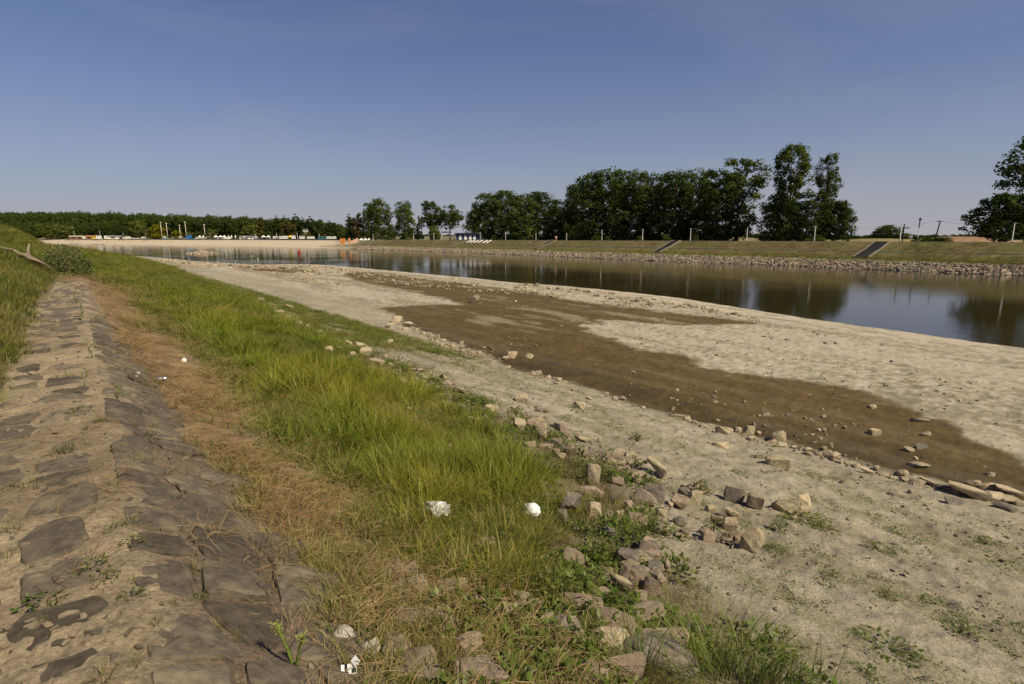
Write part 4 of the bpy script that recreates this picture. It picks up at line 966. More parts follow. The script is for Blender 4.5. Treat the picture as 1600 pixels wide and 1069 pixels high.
    # bush at the end of the path
    g = ground_pt(105, 430); e = empty('bush', (g[0], g[1], gz(*g) - .05)); tag(e, 'round dark green bush with dry stems at the far end of the path', 'bush')
    gq = np.random.default_rng(4); st = MB(); 
    for i in range(30):
        a = gq.uniform(0, 6.28); le = gq.uniform(.15, .8); h = gq.uniform(.8, 1.65); r_ = le * h * .95
        st.tube([(0, 0, 0), (math.cos(a) * r_ * .4, math.sin(a) * r_ * .4, h * .6), (math.cos(a) * r_, math.sin(a) * r_, h)], [.014, .010, .004], 4)
    st.build('stems', simple('dry_stems', (.30, .21, .11), .9, .3, 6), e)
    V = []; F = []
    for i in range(5200):
        a = gq.uniform(0, 6.28); q = 1.0 * gq.random() ** .5; h = gq.uniform(.05, 1.45) * (1 - .5 * q * q); x, y = math.cos(a) * q * 1.05, math.sin(a) * q * .8
        n_ = gq.normal(0, 1, 3); n_ /= np.linalg.norm(n_); t_ = np.cross(n_, (0, 0, 1)); t_ /= np.linalg.norm(t_); b_ = np.cross(n_, t_); L = gq.uniform(.03, .06); c = np.array([x, y, h]); b0 = len(V)
        V += [c - t_ * L, c + b_ * L * .4, c + t_ * L, c - b_ * L * .4]; F.append((b0, b0 + 1, b0 + 2, b0 + 3))
    me = mesh_np('leaves', np.array(V), np.array(F)); me.materials.append(simple('bush_leaves', (.085, .11, .03), .8, .4, 3)); link('leaves', me, None, e)
plants()

# ------------------------------------------------------------------ trees
def foliage_mat(name, dark, light, transl=.25):
    M, n, l, p = mat(name); n.remove(p); out = n['Material Output']
    a = n.new('ShaderNodeAttribute'); a.attribute_name = 'tone'; oi = n.new('ShaderNodeObjectInfo')
    mx = n.new('ShaderNodeMix'); mx.data_type = 'RGBA'; mx.inputs[6].default_value = dark + (1,); mx.inputs[7].default_value = light + (1,); l.new(a.outputs['Fac'], mx.inputs[0])
    mr = n.new('ShaderNodeMapRange'); mr.inputs[3].default_value = .8; mr.inputs[4].default_value = 1.2; l.new(oi.outputs['Random'], mr.inputs[0])
    vm = n.new('ShaderNodeVectorMath'); vm.operation = 'SCALE'; l.new(mx.outputs[2], vm.inputs[0]); l.new(mr.outputs[0], vm.inputs['Scale'])
    d = n.new('ShaderNodeBsdfDiffuse'); t = n.new('ShaderNodeBsdfTranslucent'); ms = n.new('ShaderNodeMixShader'); ms.inputs[0].default_value = transl
    l.new(vm.outputs[0], d.inputs[0]); l.new(vm.outputs[0], t.inputs[0]); l.new(d.outputs[0], ms.inputs[1]); l.new(t.outputs[0], ms.inputs[2]); l.new(ms.outputs[0], out.inputs[0])
    return M
F_green = foliage_mat('poplar_leaves', (.040, .058, .014), (.105, .135, .028))
F_dark = foliage_mat('dark_leaves', (.032, .050, .014), (.080, .108, .026))
F_yel = foliage_mat('yellowing_leaves', (.13, .135, .012), (.26, .24, .02))
F_will = foliage_mat('willow_leaves', (.075, .095, .02), (.16, .175, .04))
F_brown = foliage_mat('browning_leaves', (.06, .052, .018), (.12, .095, .03))
F_con = foliage_mat('conifer_needles', (.020, .034, .014), (.045, .062, .022))
M_bark = simple('bark', (.17, .135, .10), .95, .35, 4, bump=.05)

def crown_mesh(H, Wd, env, nclump, nleaf, leaf, cr, seed, gap=.0):
    g = np.random.default_rng(seed); et = [e[0] for e in env]; er = [e[1] for e in env]
    C = []
    ph = g.uniform(0, 6.28, 4)
    while len(C) < nclump:
        t = g.random(); r = np.interp(t, et, er)
        if t < et[0] or g.random() > r ** 1.2: continue
        a = g.uniform(0, 6.283); lump = 1 + .22 * math.sin(2 * a + ph[0] + 5 * t) + .16 * math.sin(3 * a + ph[1] - 9 * t)
        if math.sin(3 * a + ph[2] + 11 * t) + math.sin(13 * t + ph[3]) < -1.25 + gap: continue
        q = r * Wd * lump * g.random() ** .38
        C.append((q * math.cos(a), q * math.sin(a), t * H))
    C = np.array(C); V = []; Nn = []; T = []
    n = len(C); rad = cr * g.uniform(.6, 1.25, n)
    tone = np.clip(g.normal(.45, .22, n), 0, 1)
    k = nleaf
    dirs = g.normal(0, 1, (n, k, 3)); dirs /= np.linalg.norm(dirs, axis=2)[:, :, None]
    pos = C[:, None, :] + dirs * (rad[:, None] * g.uniform(.55, 1.08, (n, k)))[:, :, None] * np.array([1, 1, .8])
    nrm = dirs + g.normal(0, .45, (n, k, 3)); nrm /= np.linalg.norm(nrm, axis=2)[:, :, None]
    up = g.normal(0, 1, (n, k, 3)); tx = np.cross(nrm, up); tx /= np.linalg.norm(tx, axis=2)[:, :, None]; ty = np.cross(nrm, tx)
    L = leaf * g.uniform(.6, 1.3, (n, k))[:, :, None]
    quad = np.stack([pos - tx * L * .5, pos - ty * L * .33, pos + tx * L * .5, pos + ty * L * .33], 2).reshape(-1, 3)
    F = np.arange(len(quad)).reshape(-1, 4)
    # shading normals lean outwards from the clump and the crown so that clumps read as light and dark masses
    cen = pos - np.array([0, 0, H * .5]); cen = cen * np.array([1, 1, .35]); cen /= (np.linalg.norm(cen, axis=2)[:, :, None] + 1e-6)
    sn = dirs * .75 + cen * .45 + nrm * .35; sn /= np.linalg.norm(sn, axis=2)[:, :, None]
    sn4 = np.repeat(sn.reshape(-1, 3), 4, axis=0)
    me = mesh_np('crown', quad, F, True, {'tone': ('FLOAT', np.repeat(np.repeat(tone, k), 4).astype(np.float32))})
    me.normals_split_custom_set_from_vertices([tuple(v) for v in sn4])
    return me, C
def tree_proto(name, H, Wd, env, fol, nclump=150, nleaf=46, leaf=.5, cr=1.3, seed=1, gap=0.0, trunk=True):
    me, C = crown_mesh(H, Wd, env, nclump, nleaf, leaf, cr, seed, gap); me.materials.append(fol)
    m = MB(); g = random.Random(seed); top = H * .82
    pts = [(g.uniform(-.12, .12) * k, g.uniform(-.12, .12) * k, top * k / 6 - .3 * (k == 0)) for k in range(7)]
    tr = H * .019
    m.tube(pts, [tr * (1.35 if k == 0 else 1 - k / 7.5) for k in range(7)], 8)
    if trunk:
        for c in C[:: max(1, len(C) // 14)]:
            zb = max(H * .1, c[2] * .55); f = min(zb / top * 6, 5.99); j = int(f); a = Vector(pts[j]).lerp(Vector(pts[j + 1]), f - j); b = Vector(c)
            m.tube([a, a.lerp(b, .5) + Vector((0, 0, .06 * H * g.random())), b], [tr * .42, tr * .28, tr * .1], 5, False)
    return (name, H, Wd, m.mesh('trunk', True), me)
ENV = {'poplar': [(.06, .5), (.2, .8), (.4, .85), (.55, .72), (.72, 1.0), (.88, .92), (1, .5)], 'grove': [(.0, .85), (.15, 1.0), (.45, 1), (.75, .95), (.92, .7), (1, .3)],
       'round': [(.06, .6), (.22, .95), (.5, 1.05), (.78, .8), (1, .25)], 'columnar': [(.03, .6), (.25, 1), (.6, .9), (.85, .5), (1, .1)],
       'conifer': [(.06, 1), (.3, .72), (.6, .42), (.85, .18), (1, .04)], 'high': [(.32, .3), (.42, .75), (.6, 1), (.82, .85), (1, .3)], 'bush': [(.0, .85), (.3, 1), (.7, .85), (1, .35)]}
PT = {}
for i in range(3): PT['poplar%d' % i] = tree_proto('poplar_tree', 22, 5, ENV['poplar'], F_green, 200, 50, .52, 1.2, 10 + i, .1)
for i in range(4): PT['grove%d' % i] = tree_proto('poplar_tree', 20, 5.2, ENV['grove'], F_green if i % 2 else F_dark, 270, 44, .56, 1.35, 20 + i, -.9)
for i in range(2): PT['round%d' % i] = tree_proto('broadleaf_tree', 12, 5, ENV['round'], F_green if i else F_dark, 200, 50, .5, 1.2, 30 + i, -.8)
PT['willow0'] = tree_proto('willow_tree', 12, 5.5, ENV['round'], F_will, 120, 40, .7, 1.4, 33)
PT['yellow0'] = tree_proto('broadleaf_tree', 9, 5.0, ENV['bush'], F_yel, 110, 40, .7, 1.35, 34)
PT['brown0'] = tree_proto('broadleaf_tree', 14, 4.6, ENV['round'], F_brown, 120, 40, .7, 1.35, 35)
for i in range(2): PT['columnar%d' % i] = tree_proto('columnar_poplar', 20, 2.4, ENV['columnar'], F_dark, 110, 40, .6, .95, 40 + i)
PT['conifer0'] = tree_proto('conifer_tree', 10, 3.0, ENV['conifer'], F_con, 120, 40, .42, .62, 45)
for i in range(2): PT['high%d' % i] = tree_proto('broadleaf_tree', 18, 5.0, ENV['high'], F_green, 120, 44, .62, 1.3, 50 + i, .4)
for i in range(2): PT['bush%d' % i] = tree_proto('shrub', 5, 3.0, ENV['bush'], F_will if i else F_green, 70, 40, .45, .8, 60 + i)
def place_tree(px, top, half, d, kind, label, cat='tree', group=None, base=0.0):
    x, y, _ = far_at(px, d); z = gz(x, y) + base; r = ray(px, top); zt = EYE + r[2] / r[1] * y
    H = zt - z; Wd = half / FPX * y * .9
    ks = [k for k in PT if k.rstrip('0123456789') == kind]; nm, H0, W0, tm, cm = PT[ks[int(px) % len(ks)]]
    e = empty(nm, (x, y, z - .05), px * 1.7); e.scale = (Wd / W0, Wd / W0, H / H0)
    link('trunk', tm, M_bark, e); link('crown', cm, None, e); tag(e, label, cat, group)
    return e
GR = 'poplars in the dense grove on the levee'
for a in [(1150,250,38,42,'poplar'),(1118,266,34,36,'grove'),(1085,266,34,46,'grove'),(1050,268,34,36,'grove'),(1018,272,34,44,'grove'),(985,268,36,36,'grove'),(950,264,38,46,'grove'),(920,275,32,38,'grove'),(900,290,22,48,'grove')]:
    place_tree(*a, 'tall dark green poplar in the biggest dense grove on the far levee' if a[0] < 1150 else 'poplar with a raised pointed crown closing the biggest grove beside the gap', group=GR if a[0] < 1150 else None)
for a in [(870,312,26,40,'grove'),(840,301,28,46,'grove'),(815,305,26,36,'grove'),(788,299,28,46,'grove'),(762,302,26,38,'grove'),(885,330,18,36,'grove')]:
    place_tree(*a, 'dark green poplar in the lower grove behind the navy kiosk', group='poplars in the lower grove')
place_tree(742, 326, 16, 50, 'willow', 'pale grey green tree at the edge of the lower grove over the kiosk')
place_tree(1229, 229, 32, 40, 'poplar', 'tallest loose crowned poplar standing beside the gap in the grove')
place_tree(1285, 243, 18, 36, 'poplar', 'tall narrow poplar with a ragged top next to the tallest poplar')
place_tree(1304, 313, 28, 38, 'round', 'low rounded tree at the outer foot of the tall poplar pair')
place_tree(1214, 305, 28, 46, 'grove', 'dense tree filling the foot of the tallest poplar')
place_tree(1258, 300, 30, 33, 'grove', 'dense tree between the feet of the two tall poplars')
place_tree(1606, 212, 50, 34, 'poplar', 'tall dark tree rising above the low dark tree beside a lamp post')
place_tree(1562, 302, 46, 28, 'round', 'wide low dark tree behind the end lamp post')
place_tree(1387, 352, 23, 95, 'round', 'small round tree alone in the field behind the wooden cross')
place_tree(1413, 364, 8, 70, 'bush', 'tiny dark bush at the foot of the wooden cross', 'shrub')
for a in [(907,350,15,29,'bush'),(889,348,12,30,'bush')]: place_tree(*a, 'bright green shrub at the levee top before the groves meet', 'shrub', 'shrubs where the groves meet')
place_tree(833, 354, 12, 30, 'bush', 'dark green shrub before the lower grove beside a stairway', 'shrub')
for a in [(932,368,7,21.5,'bush'),(948,369,6,21.5,'bush'),(1000,369,7,22.5,'bush'),(1040,366,8,22.5,'bush'),(1086,367,7,22.5,'bush'),(1283,371,8,22,'bush'),(1265,372,7,22,'bush'),(1197,364,9,34,'bush'),(820,370,8,21.5,'bush')]:
    place_tree(*a, 'small low shrub beside the promenade near a lamp post', 'shrub', 'small shrubs along the promenade')
for a in [(1440,371,14,60,'bush'),(1458,370,16,62,'bush'),(1475,370,12,62,'bush')]: place_tree(*a, 'dark hedge shrub in the field below the leaning pole', 'shrub', 'hedge shrubs below the leaning pole')
place_tree(673, 314, 19, 45, 'high', 'open crowned tree with high branches above the blue canopy'); place_tree(704, 320, 19, 50, 'high', 'spreading high crowned tree between blue canopy and kiosk')
place_tree(656, 339, 9, 36, 'conifer', 'small dark conifer beside the open crowned tree'); place_tree(680, 352, 11, 36, 'willow', 'low light green tree under the open crowned tree')
place_tree(633, 315, 17, 45, 'grove', 'upright dense poplar next to the small conifer'); place_tree(593, 311, 20, 44, 'grove', 'broad dense poplar over the white tents')
place_tree(577, 318, 11, 50, 'poplar', 'slim poplar leaning against the broad poplar by the tents'); place_tree(561, 334, 10, 46, 'brown', 'browning tree between columnar poplar and slim poplar')
place_tree(547, 332, 6.5, 44, 'columnar', 'narrow columnar poplar by the orange container'); place_tree(611, 352, 9, 55, 'round', 'low tree in the gap before the upright poplar'); place_tree(726, 364, 18, 48, 'bush', 'shrub behind the kiosk roof', 'shrub')
# across the bend
place_tree(215, 344, 16, 66, 'willow', 'large light green willow behind the white barge'); place_tree(247, 352, 13, 62, 'yellow', 'bright yellow green round tree between willow and floodlight masts')
place_tree(45, 352, 14, 62, 'round', 'round dark bushy tree by the beach below the pale willow scrub'); place_tree(87, 351, 19, 60, 'willow', 'wide olive green bushy tree beside the brown sheds')
place_tree(395, 351, 15, 70, 'willow', 'light green tree behind the white tents'); place_tree(452, 346, 13, 68, 'brown', 'brownish round tree beside the columnar poplars')
place_tree(412, 341, 10, 82, 'brown', 'tall olive brown tree at the front of the wood')
for a in [(435,335,6,86,'columnar'),(445,335,6,92,'columnar'),(465,332,7,80,'columnar'),(475,338,6,80,'columnar'),(487,336,7,82,'columnar')]: place_tree(*a, 'dark columnar poplar at the edge of the wood beyond the beach', group='columnar poplars beyond the beach')
for a in [(502,343,11,84,'round'),(520,347,13,82,'round'),(533,353,8,78,'round')]: place_tree(*a, 'dark round tree at the end of the wood near the orange container', group='round trees at the end of the wood')
for a in [(20,357,12,66,'willow'),(112,354,12,72,'willow'),(132,352,13,72,'round'),(152,354,12,76,'round'),(175,350,14,74,'round'),(194,352,11,70,'round'),(65,350,16,80,'willow')]: place_tree(*a, 'low broadleaf tree in the row behind sheds and caravans', group='low trees behind the sheds')
for a in [(277,360,9,60,'yellow'),(310,362,9,62,'bush'),(331,358,10,62,'willow'),(297,362,7,64,'bush'),(480,363,9,62,'willow'),(420,362,8,64,'bush'),(505,364,7,60,'brown')]: place_tree(*a, 'low bright shrub behind the beached boats', 'shrub', 'shrubs behind the beached boats')
# the wood itself
def wood():
    protos = [crown_mesh(20, 5.0, ENV['grove'], 60, 26, 1.15, 1.7, 300 + i)[0] for i in range(3)]
    for i, q in enumerate(protos): q.materials.append(F_dark if i != 1 else F_green)
    pts = []; sc = []
    for i in range(2600):
        px = rng.uniform(-120, 548); d = rng.choice([88, 96, 105, 115, 130, 150, 185, 220]); x, y, _ = far_at(px, float(d))
        x += rng.normal(0, 4); y += rng.normal(0, 4)
        top = np.interp(px, [-120, 0, 100, 200, 300, 400, 500, 530, 548], [322, 327, 331, 334.5, 339, 342, 349, 352, 358]) + rng.normal(1.8, 2.0) + 3.0 * math.sin(px * .071) * math.sin(px * .19 + 1)
        if px < 200 and d < 110: top = 348 + rng.normal(0, 2)
        r = ray(px, top); pts.append((x, y, r[2] / r[1] * y + EYE))
    P = np.array(pts); z = full_height(P[:, 0], P[:, 1])[0]; H = P[:, 2] - z; ok = H > 6; P = P[ok]; H = np.minimum(H[ok], 27); z = z[ok]; m = len(P)
    w_ = rng.uniform(.7, 1.15, m)
    scatter_object('forest', protos, np.stack([P[:, 0], P[:, 1], z], 1), np.stack([np.zeros(m), np.zeros(m), rng.uniform(0, 6.3, m)], 1), np.stack([w_, w_, H / 20], 1), rng.choice([0, 0, 1, 2], m), np.zeros(m),
                   'far dark green wood closing the view behind the beach', 'forest')
    # a thin line of distant trees on the flat horizon behind the levee
    pts = []
    for i in range(700):
        px = rng.uniform(540, 1750); d = rng.choice([650., 720., 800.]); x, y, _ = far_at(px, d); pts.append((x + rng.normal(0, 12), y + rng.normal(0, 12)))
    P = np.array(pts); z = full_height(P[:, 0], P[:, 1])[0]; m = len(P)
    scatter_object('distant_trees', protos, np.stack([P[:, 0], P[:, 1], z], 1), np.stack([np.zeros(m), np.zeros(m), rng.uniform(0, 6.3, m)], 1), np.stack([np.ones(m), np.ones(m), rng.uniform(.2, .34, m)], 1), rng.integers(0, 3, m), np.zeros(m),
                   'thin line of distant trees on the flat horizon', 'trees')
wood()

# ------------------------------------------------------------------ things on the far bank
M_white = simple('white_paint', (.72, .71, .67), .55, .1, 1.5); M_cream = simple('cream_paint', (.62, .54, .40), .7, .15, 1)
M_navy = simple('navy_paint', (.018, .028, .085), .5, .2, 1); M_blue = simple('blue_paint', (.03, .16, .38), .5, .15, 1); M_teal = simple('teal_tarp', (.05, .19, .21), .7, .2, 1)
M_orange = simple('orange_paint', (.50, .20, .045), .6, .2, 1); M_red = simple('red_paint', (.40, .025, .02), .45, .2, 2); M_yellow = simple('yellow_tarp', (.62, .50, .04), .7, .1, 1)
M_brown = simple('brown_roof', (.16, .075, .04), .8, .25, 1); M_grey = simple('grey_roof', (.15, .15, .165), .7, .2, 1); M_dark = simple('dark_glass', (.02, .022, .026), .15, .2, 1)
M_dwood = simple('dark_timber', (.045, .034, .026), .85, .3, 3); M_pink = simple('pink_tarp', (.55, .36, .26), .8, .15, 1); M_steel = simple('galvanised_steel', (.42, .40, .36), .5, .15, 4, .3)
def spot(name, px, d, label, cat, group=None, dz=0.0):
    x, y, a = far_at(px, float(d)); e = empty(name, (x, y, gz(x, y) + dz), -math.atan2(x, y)); tag(e, label, cat, group); e['depth'] = y; return e, y / FPX
M_post = simple('weathered_white', (.48, .46, .42), .7, .15, 2)
for i, px in enumerate([1581, 1407, 1273, 1167, 1079, 1004, 940, 885, 837, 791, 750, 689, 678, 646, 583]):
    x, y, a = far_at(px, 17.2); e = empty('lamp_post', (x, y, 5.33), a); hh = 3.5 if px not in (885, 837) else 2.6
    tag(e, 'white concrete lamp post on the levee promenade', 'lamp post', 'lamp posts along the levee promenade')
    MB().lathe([(.14, 0), (.14, .5), (.10, .55), (.07, hh)], 10).build('post', M_post, e, True); MB().box((0, .12, hh + .05), (.3, .55, .12)).build('lamp_head', M_post, e)
# stairways down the levee
prof_d = [6.0, 6.5, 10, 10.5, 15, 16]; prof_z = [2.0, 2.05, 3.3, 3.34, 5.2, 5.22]
M_kerb = simple('weathered_kerb', (.19, .165, .125), .9, .3, 1.5); M_step = simple('stair_stone', (.17, .15, .12), .9, .35, 2)
for px, lb in ((1362, 'wide stone stairway down the levee below the small round tree'), (1038, 'stone stairway down the levee below the biggest grove'), (848, 'narrow stone stairway with one pale rail below the lower grove'),
               (714, 'stone stairway down the levee at the kiosk'), (580, 'stone stairway down the levee at the white tents')):
    x, y, a = far_at(px, 10.0); wd = {1362: 2.7, 1038: 2.4, 848: 2.0, 714: 1.8, 580: 2.0}[px]
    e = empty('stairway', (x, y, 0), a); tag(e, lb, 'stairs')
    for k in range(18):
        d = 6.4 + k * .5; z = np.interp(d + .25, prof_d, prof_z)
        MB().box((0, 10 - d - .25, z + .02), (wd, .48, .36)).build('step', M_step, e)
    for sx in (-1, 1):
        m = MB(); ds = [6.2, 6.6, 10, 10.5, 14.9, 15.8]
        for d0, d1 in zip(ds[:-1], ds[1:]):
            z0, z1 = np.interp([d0, d1], prof_d, prof_z); xx = sx * (wd / 2 + .14)
            m.add([(xx - .11, 10 - d0, z0 - .3), (xx + .11, 10 - d0, z0 - .3), (xx + .11, 10 - d0, z0 + .36), (xx - .11, 10 - d0, z0 + .36), (xx - .11, 10 - d1, z1 - .3), (xx + .11, 10 - d1, z1 - .3), (xx + .11, 10 - d1, z1 + .36), (xx - .11, 10 - d1, z1 + .36)],
                  [(0, 1, 2, 3), (4, 7, 6, 5), (0, 4, 5, 1), (1, 5, 6, 2), (2, 6, 7, 3), (3, 7, 4, 0)])
        m.build('side_kerb', M_kerb, e)
for k in range(6):
    x, y, a = far_at(722 + k * 6.2, 10.0); e = empty('concrete_rib', (x, y, 0), a); m = MB()
    z0, z1 = np.interp([12.2, 14.9], prof_d, prof_z); m.add([(xx, 10 - dd, zz + h_) for dd, zz in ((12.2, z0), (14.9, z1)) for xx in (-.3, .3) for h_ in (-.2, .3)], [(0, 1, 3, 2), (4, 6, 7, 5), (0, 4, 5, 1), (2, 3, 7, 6), (1, 5, 7, 3), (0, 2, 6, 4)])
    m.build('slab', M_white, e); tag(e, 'pale concrete rib laid up the levee slope below the kiosk', 'concrete rib', 'concrete ribs below the kiosk')
# kiosk and canopy
e, u = spot('kiosk', 733, 22.5, 'long navy blue kiosk with white poster panels at the levee top', 'kiosk')
L = 40 * u; Hh = 11 * u
MB().box((0, 0, Hh * .42), (L, 3, Hh * .84)).build('wall', M_navy, e); MB().box((0, -.3, Hh * .92), (L * 1.06, 4.2, Hh * .16)).build('roof', simple('kiosk_roof', (.035, .037, .05), .6, .2, 1), e)
for q in (-.32, -.12, .06, .22): MB().box((L * q, -1.53, Hh * .38), (L * .10, .06, Hh * .55)).build('poster_panel', M_white, e)
MB().box((L * .49, -1.7, Hh * .45), (.5, .4, Hh * .95)).build('pillar', M_steel, e); MB().box((-L * .49, -1.7, Hh * .4), (.3, .3, Hh * .8)).build('pillar', M_steel, e)
e, u = spot('canopy', 697, 25, 'grey blue flat canopy on thin posts beside the kiosk', 'canopy'); L = 16 * u
MB().box((0, 0, 12 * u), (L, 4, 2.2 * u)).build('roof', simple('canopy_blue', (.10, .13, .20), .5, .1, 1), e)
for q in (-.46, .46):
    for yy in (-1.7, 1.7): MB().tube([(L * q, yy, 0), (L * q, yy, 11.2 * u)], [.09, .09], 6).build('post', M_steel, e)
# tents and containers by the end of the levee
e, u = spot('container', 535, 24, 'orange upright container box at the end of the levee', 'container'); MB().box((0, 0, 4 * u), (7.5 * u, 4, 8 * u)).build('body', M_orange, e); MB().box((0, -2.02, 3.4 * u), (3 * u, .08, 6 * u)).build('door', simple('orange_door', (.42, .16, .04), .6, .1, 1), e)
e, u = spot('slide', 552, 23, 'pale pink wedge shaped inflatable slide beside the orange container', 'slide'); MB().prism([(-7.5 * u, 0), (7 * u, 0), (7 * u, 7.5 * u), (5 * u, 7.5 * u), (-3.5 * u, 3 * u), (-5.2 * u, 7.5 * u), (-7.5 * u, 7.5 * u)], -1.6, 1.6).build('body', M_pink, e); MB().box((-6.4 * u, 0, 4.2 * u), (2.4 * u, 3.4, 7 * u)).build('tower', M_orange, e)
def tent(px, d, wp, hp, label, m=M_white, group=None):
    e, u = spot('tent', px, d, label, 'tent', group); w = wp * u; h = hp * u
    MB().lathe([(w * .74, h * .52), (w * .70, h * .60), (w * .3, h * .80), (.05, h)], 4).build('roof', m, e, loc=(0, 0, 0), rot=(0, 0, math.pi / 4))
    for sx in (-1, 1):
        for sy in (-1, 1): MB().tube([(sx * w * .48, sy * w * .48, 0), (sx * w * .48, sy * w * .48, h * .56)], [.07, .07], 5).build('pole', M_white, e)
    MB().box((0, w * .49, h * .28), (w * .96, .06, h * .52)).build('back_wall', m, e)
for px, wp, hp in ((564, 7, 7), (570.5, 5, 6.5), (577, 4, 6), (583, 3.5, 3)): tent(px, 24, wp, hp, 'white peaked event tent under the broad poplar', group='white tents under the broad poplar')
for px, wp, hp in ((338, 6, 6), (344.5, 6, 6), (350.5, 5, 6), (412, 7, 6), (420, 6, 6), (306, 4, 6), (312, 4, 6), (318.5, 4, 6), (326, 5, 6)): tent(px, 60, wp, hp, 'white peaked tent among the boats on the far beach', group='white tents on the far beach')
tent(454, 60, 6, 6.2, 'bright yellow tent between white vans on the far beach', M_yellow)
def boat(px, wp, hp, label, hull, group=None, cabin=M_white, mast=0, cab=.45, d=57):
    e, u = spot('boat', px, d, label, 'boat', group); L = wp * u; h = hp * u; b = max(2.0, min(3.2, L * .25)); hz = h * (.5 if cab else .9)
    st = [(-.5, .75, .95), (-.2, 1, .9), (.2, .95, .95), (.42, .5, 1.1), (.5, .05, 1.25)]; m = MB(); vs = []; fs = []
    for f, wb, hh in st: vs += [(L * f, -b / 2 * wb, hz * hh + .3), (L * f * .93, -b / 2 * wb * .55, .3), (L * f * .93, b / 2 * wb * .55, .3), (L * f, b / 2 * wb, hz * hh + .3)]
    for i in range(4):
        for k in range(4): fs.append((i * 4 + k, i * 4 + (k + 1) % 4, i * 4 + 4 + (k + 1) % 4, i * 4 + 4 + k))
    fs += [(0, 1, 2, 3), (16, 19, 18, 17)]; m.add(vs, fs); m.build('hull', hull, e)
    for sx in (-.28, .22): MB().box((L * sx, 0, .17), (.35, b * .7, .42)).build('cradle', M_dwood, e)
    if cab:
        c = MB().box((-L * .08, 0, hz * .95 + .3 + h * .22), (L * cab, b * .7, h * .5), 0, .9).build('cabin', cabin, e)
        MB().box((-L * .08, -b * .345, hz * .95 + .3 + h * .26), (L * cab * .8, .08, h * .18)).build('window', M_dark, c)
    if mast: MB().tube([(L * .05, 0, hz), (L * .05, 0, mast * u)], [.09, .05], 6).build('mast', M_steel, e)
boat(229, 36, 3.2, 'long low white barge lying on the beach below the willow', M_white, None, M_white, 0, .18)
boat(297.5, 14, 6.5, 'bright blue boat hauled out beside the tallest floodlight mast', M_blue, None, M_blue, 9)
boat(258, 8, 4, 'small pale blue boat beside the yellow green tree', simple('pale_blue', (.16, .30, .40), .5, .1, 1), None, M_white, 6)
boat(202, 12, 4, 'short white cabin boat beside the long barge', M_white); boat(355, 10, 3.5, 'white dinghy beached below the furled parasols', M_white, None, M_white, 0, 0, 55)
boat(318, 26, 3, 'long white houseboat in front of the white tents', M_white, None, M_cream, 0, .6, 55)
for px, wp, hp in ((283, 8, 4), (272, 9, 3.5), (401, 8, 4), (434, 7, 4), (383, 9, 4.5)): boat(px, wp, hp, 'grey and white motor boat stored on the far beach', M_grey, 'stored motor boats', M_white)
boat(300, 6, 1.6, 'tiny turquoise rowing boat at the top of the sand', M_teal, None, M_white, 0, 0, 50)
for px in (357.5, 362.5, 367.5):
    e, u = spot('parasol', px, 58, 'furled white parasol standing on the far beach', 'parasol', 'furled parasols'); MB().tube([(0, 0, 0), (0, 0, 6.2 * u)], [.08, .06], 6).build('pole', M_steel, e); MB().lathe([(.25, 1.6 * u), (.75, 2.0 * u), (.5, 4.6 * u), (.06, 6.3 * u)], 8).build('canopy', M_white, e)
def shed(px, wp, hp, label, wall, roof, group=None, d=60, flat=False):
    e, u = spot('shed', px, d, label, 'shed', group); w = wp * u; h = hp * u
    MB().box((0, 0, h * .35), (w * .94, 3.4, h * .7)).build('wall', wall, e)
    if flat: MB().box((0, 0, h * .8), (w, 4.4, h * .22)).build('roof', roof, e)
    else: MB().add([(-w / 2, -2.2, h * .64), (w / 2, -2.2, h * .64), (w / 2, 2.2, h * .64), (-w / 2, 2.2, h * .64), (-w / 2, 0, h), (w / 2, 0, h)], [(0, 1, 5, 4), (2, 3, 4, 5), (0, 4, 3), (1, 2, 5), (3, 2, 1, 0)]).build('roof', roof, e)
    MB().box((w * .2, -1.72, h * .28), (w * .16, .06, h * .5)).build('door', M_dwood, e)
    MB().box((-w * .2, -1.72, h * .36), (w * .2, .06, h * .3)).build('window', M_dark, e)
shed(120, 18, 5.5, 'brown shed with a pale flat roof beside the wide olive tree', M_brown, M_cream, None, 60, True); shed(143, 15, 5.5, 'brown shed with a rust coloured gable roof', M_brown, simple('rust_roof', (.30, .14, .07), .8, .2, 1))
shed(183, 25, 5.5, 'long low shed with a dark grey roof behind caravans', M_cream, M_grey); shed(381, 14, 5, 'grey roofed shed behind the furled parasols', M_cream, M_grey); shed(395, 12, 5, 'small grey roofed hut behind the motor boats', M_white, M_grey)
shed(504, 13, 4.5, 'low shed under a teal tarpaulin', M_teal, M_teal, None, 56, True); shed(1416, 15, 10, 'low white house with a dark roof behind the wooden cross', M_white, M_grey, None, 80)
def van(px, wp, hp, label, body, group=None, d=57):
    e, u = spot('caravan', px, d, label, 'caravan', group); w = max(3.4, wp * u); h = max(2.3, hp * u)
    b = MB().prism([(-w / 2, .5), (w / 2, .5), (w / 2 * 1.02, h * .6), (w / 2 * .86, h), (-w / 2 * .9, h), (-w / 2 * 1.02, h * .6)], -1.1, 1.1).build('body', body, e)
    for q in (-.22, .2): MB().box((w * q, -1.12, h * .66), (w * .24, .06, h * .24)).build('window', M_dark, e)
    for q in (-.28, .28):
        for yy in (-.9, .9): MB().tube([(w * q, yy - .1, .36), (w * q, yy + .1, .36)], [.36, .36], 10).build('wheel', M_dwood, e)
for px, wp, hp in ((133, 6, 4), (155, 7, 5), (167, 7, 5), (430, 6, 4.5), (440, 7, 4.5), (447, 6, 5), (459, 5, 5.5), (472, 8, 5), (483, 5, 3), (489, 5, 3), (514, 7, 4), (522, 6, 4)): van(px, wp, hp, 'white caravan parked on the quay above the far beach', M_white, 'white caravans on the quay')
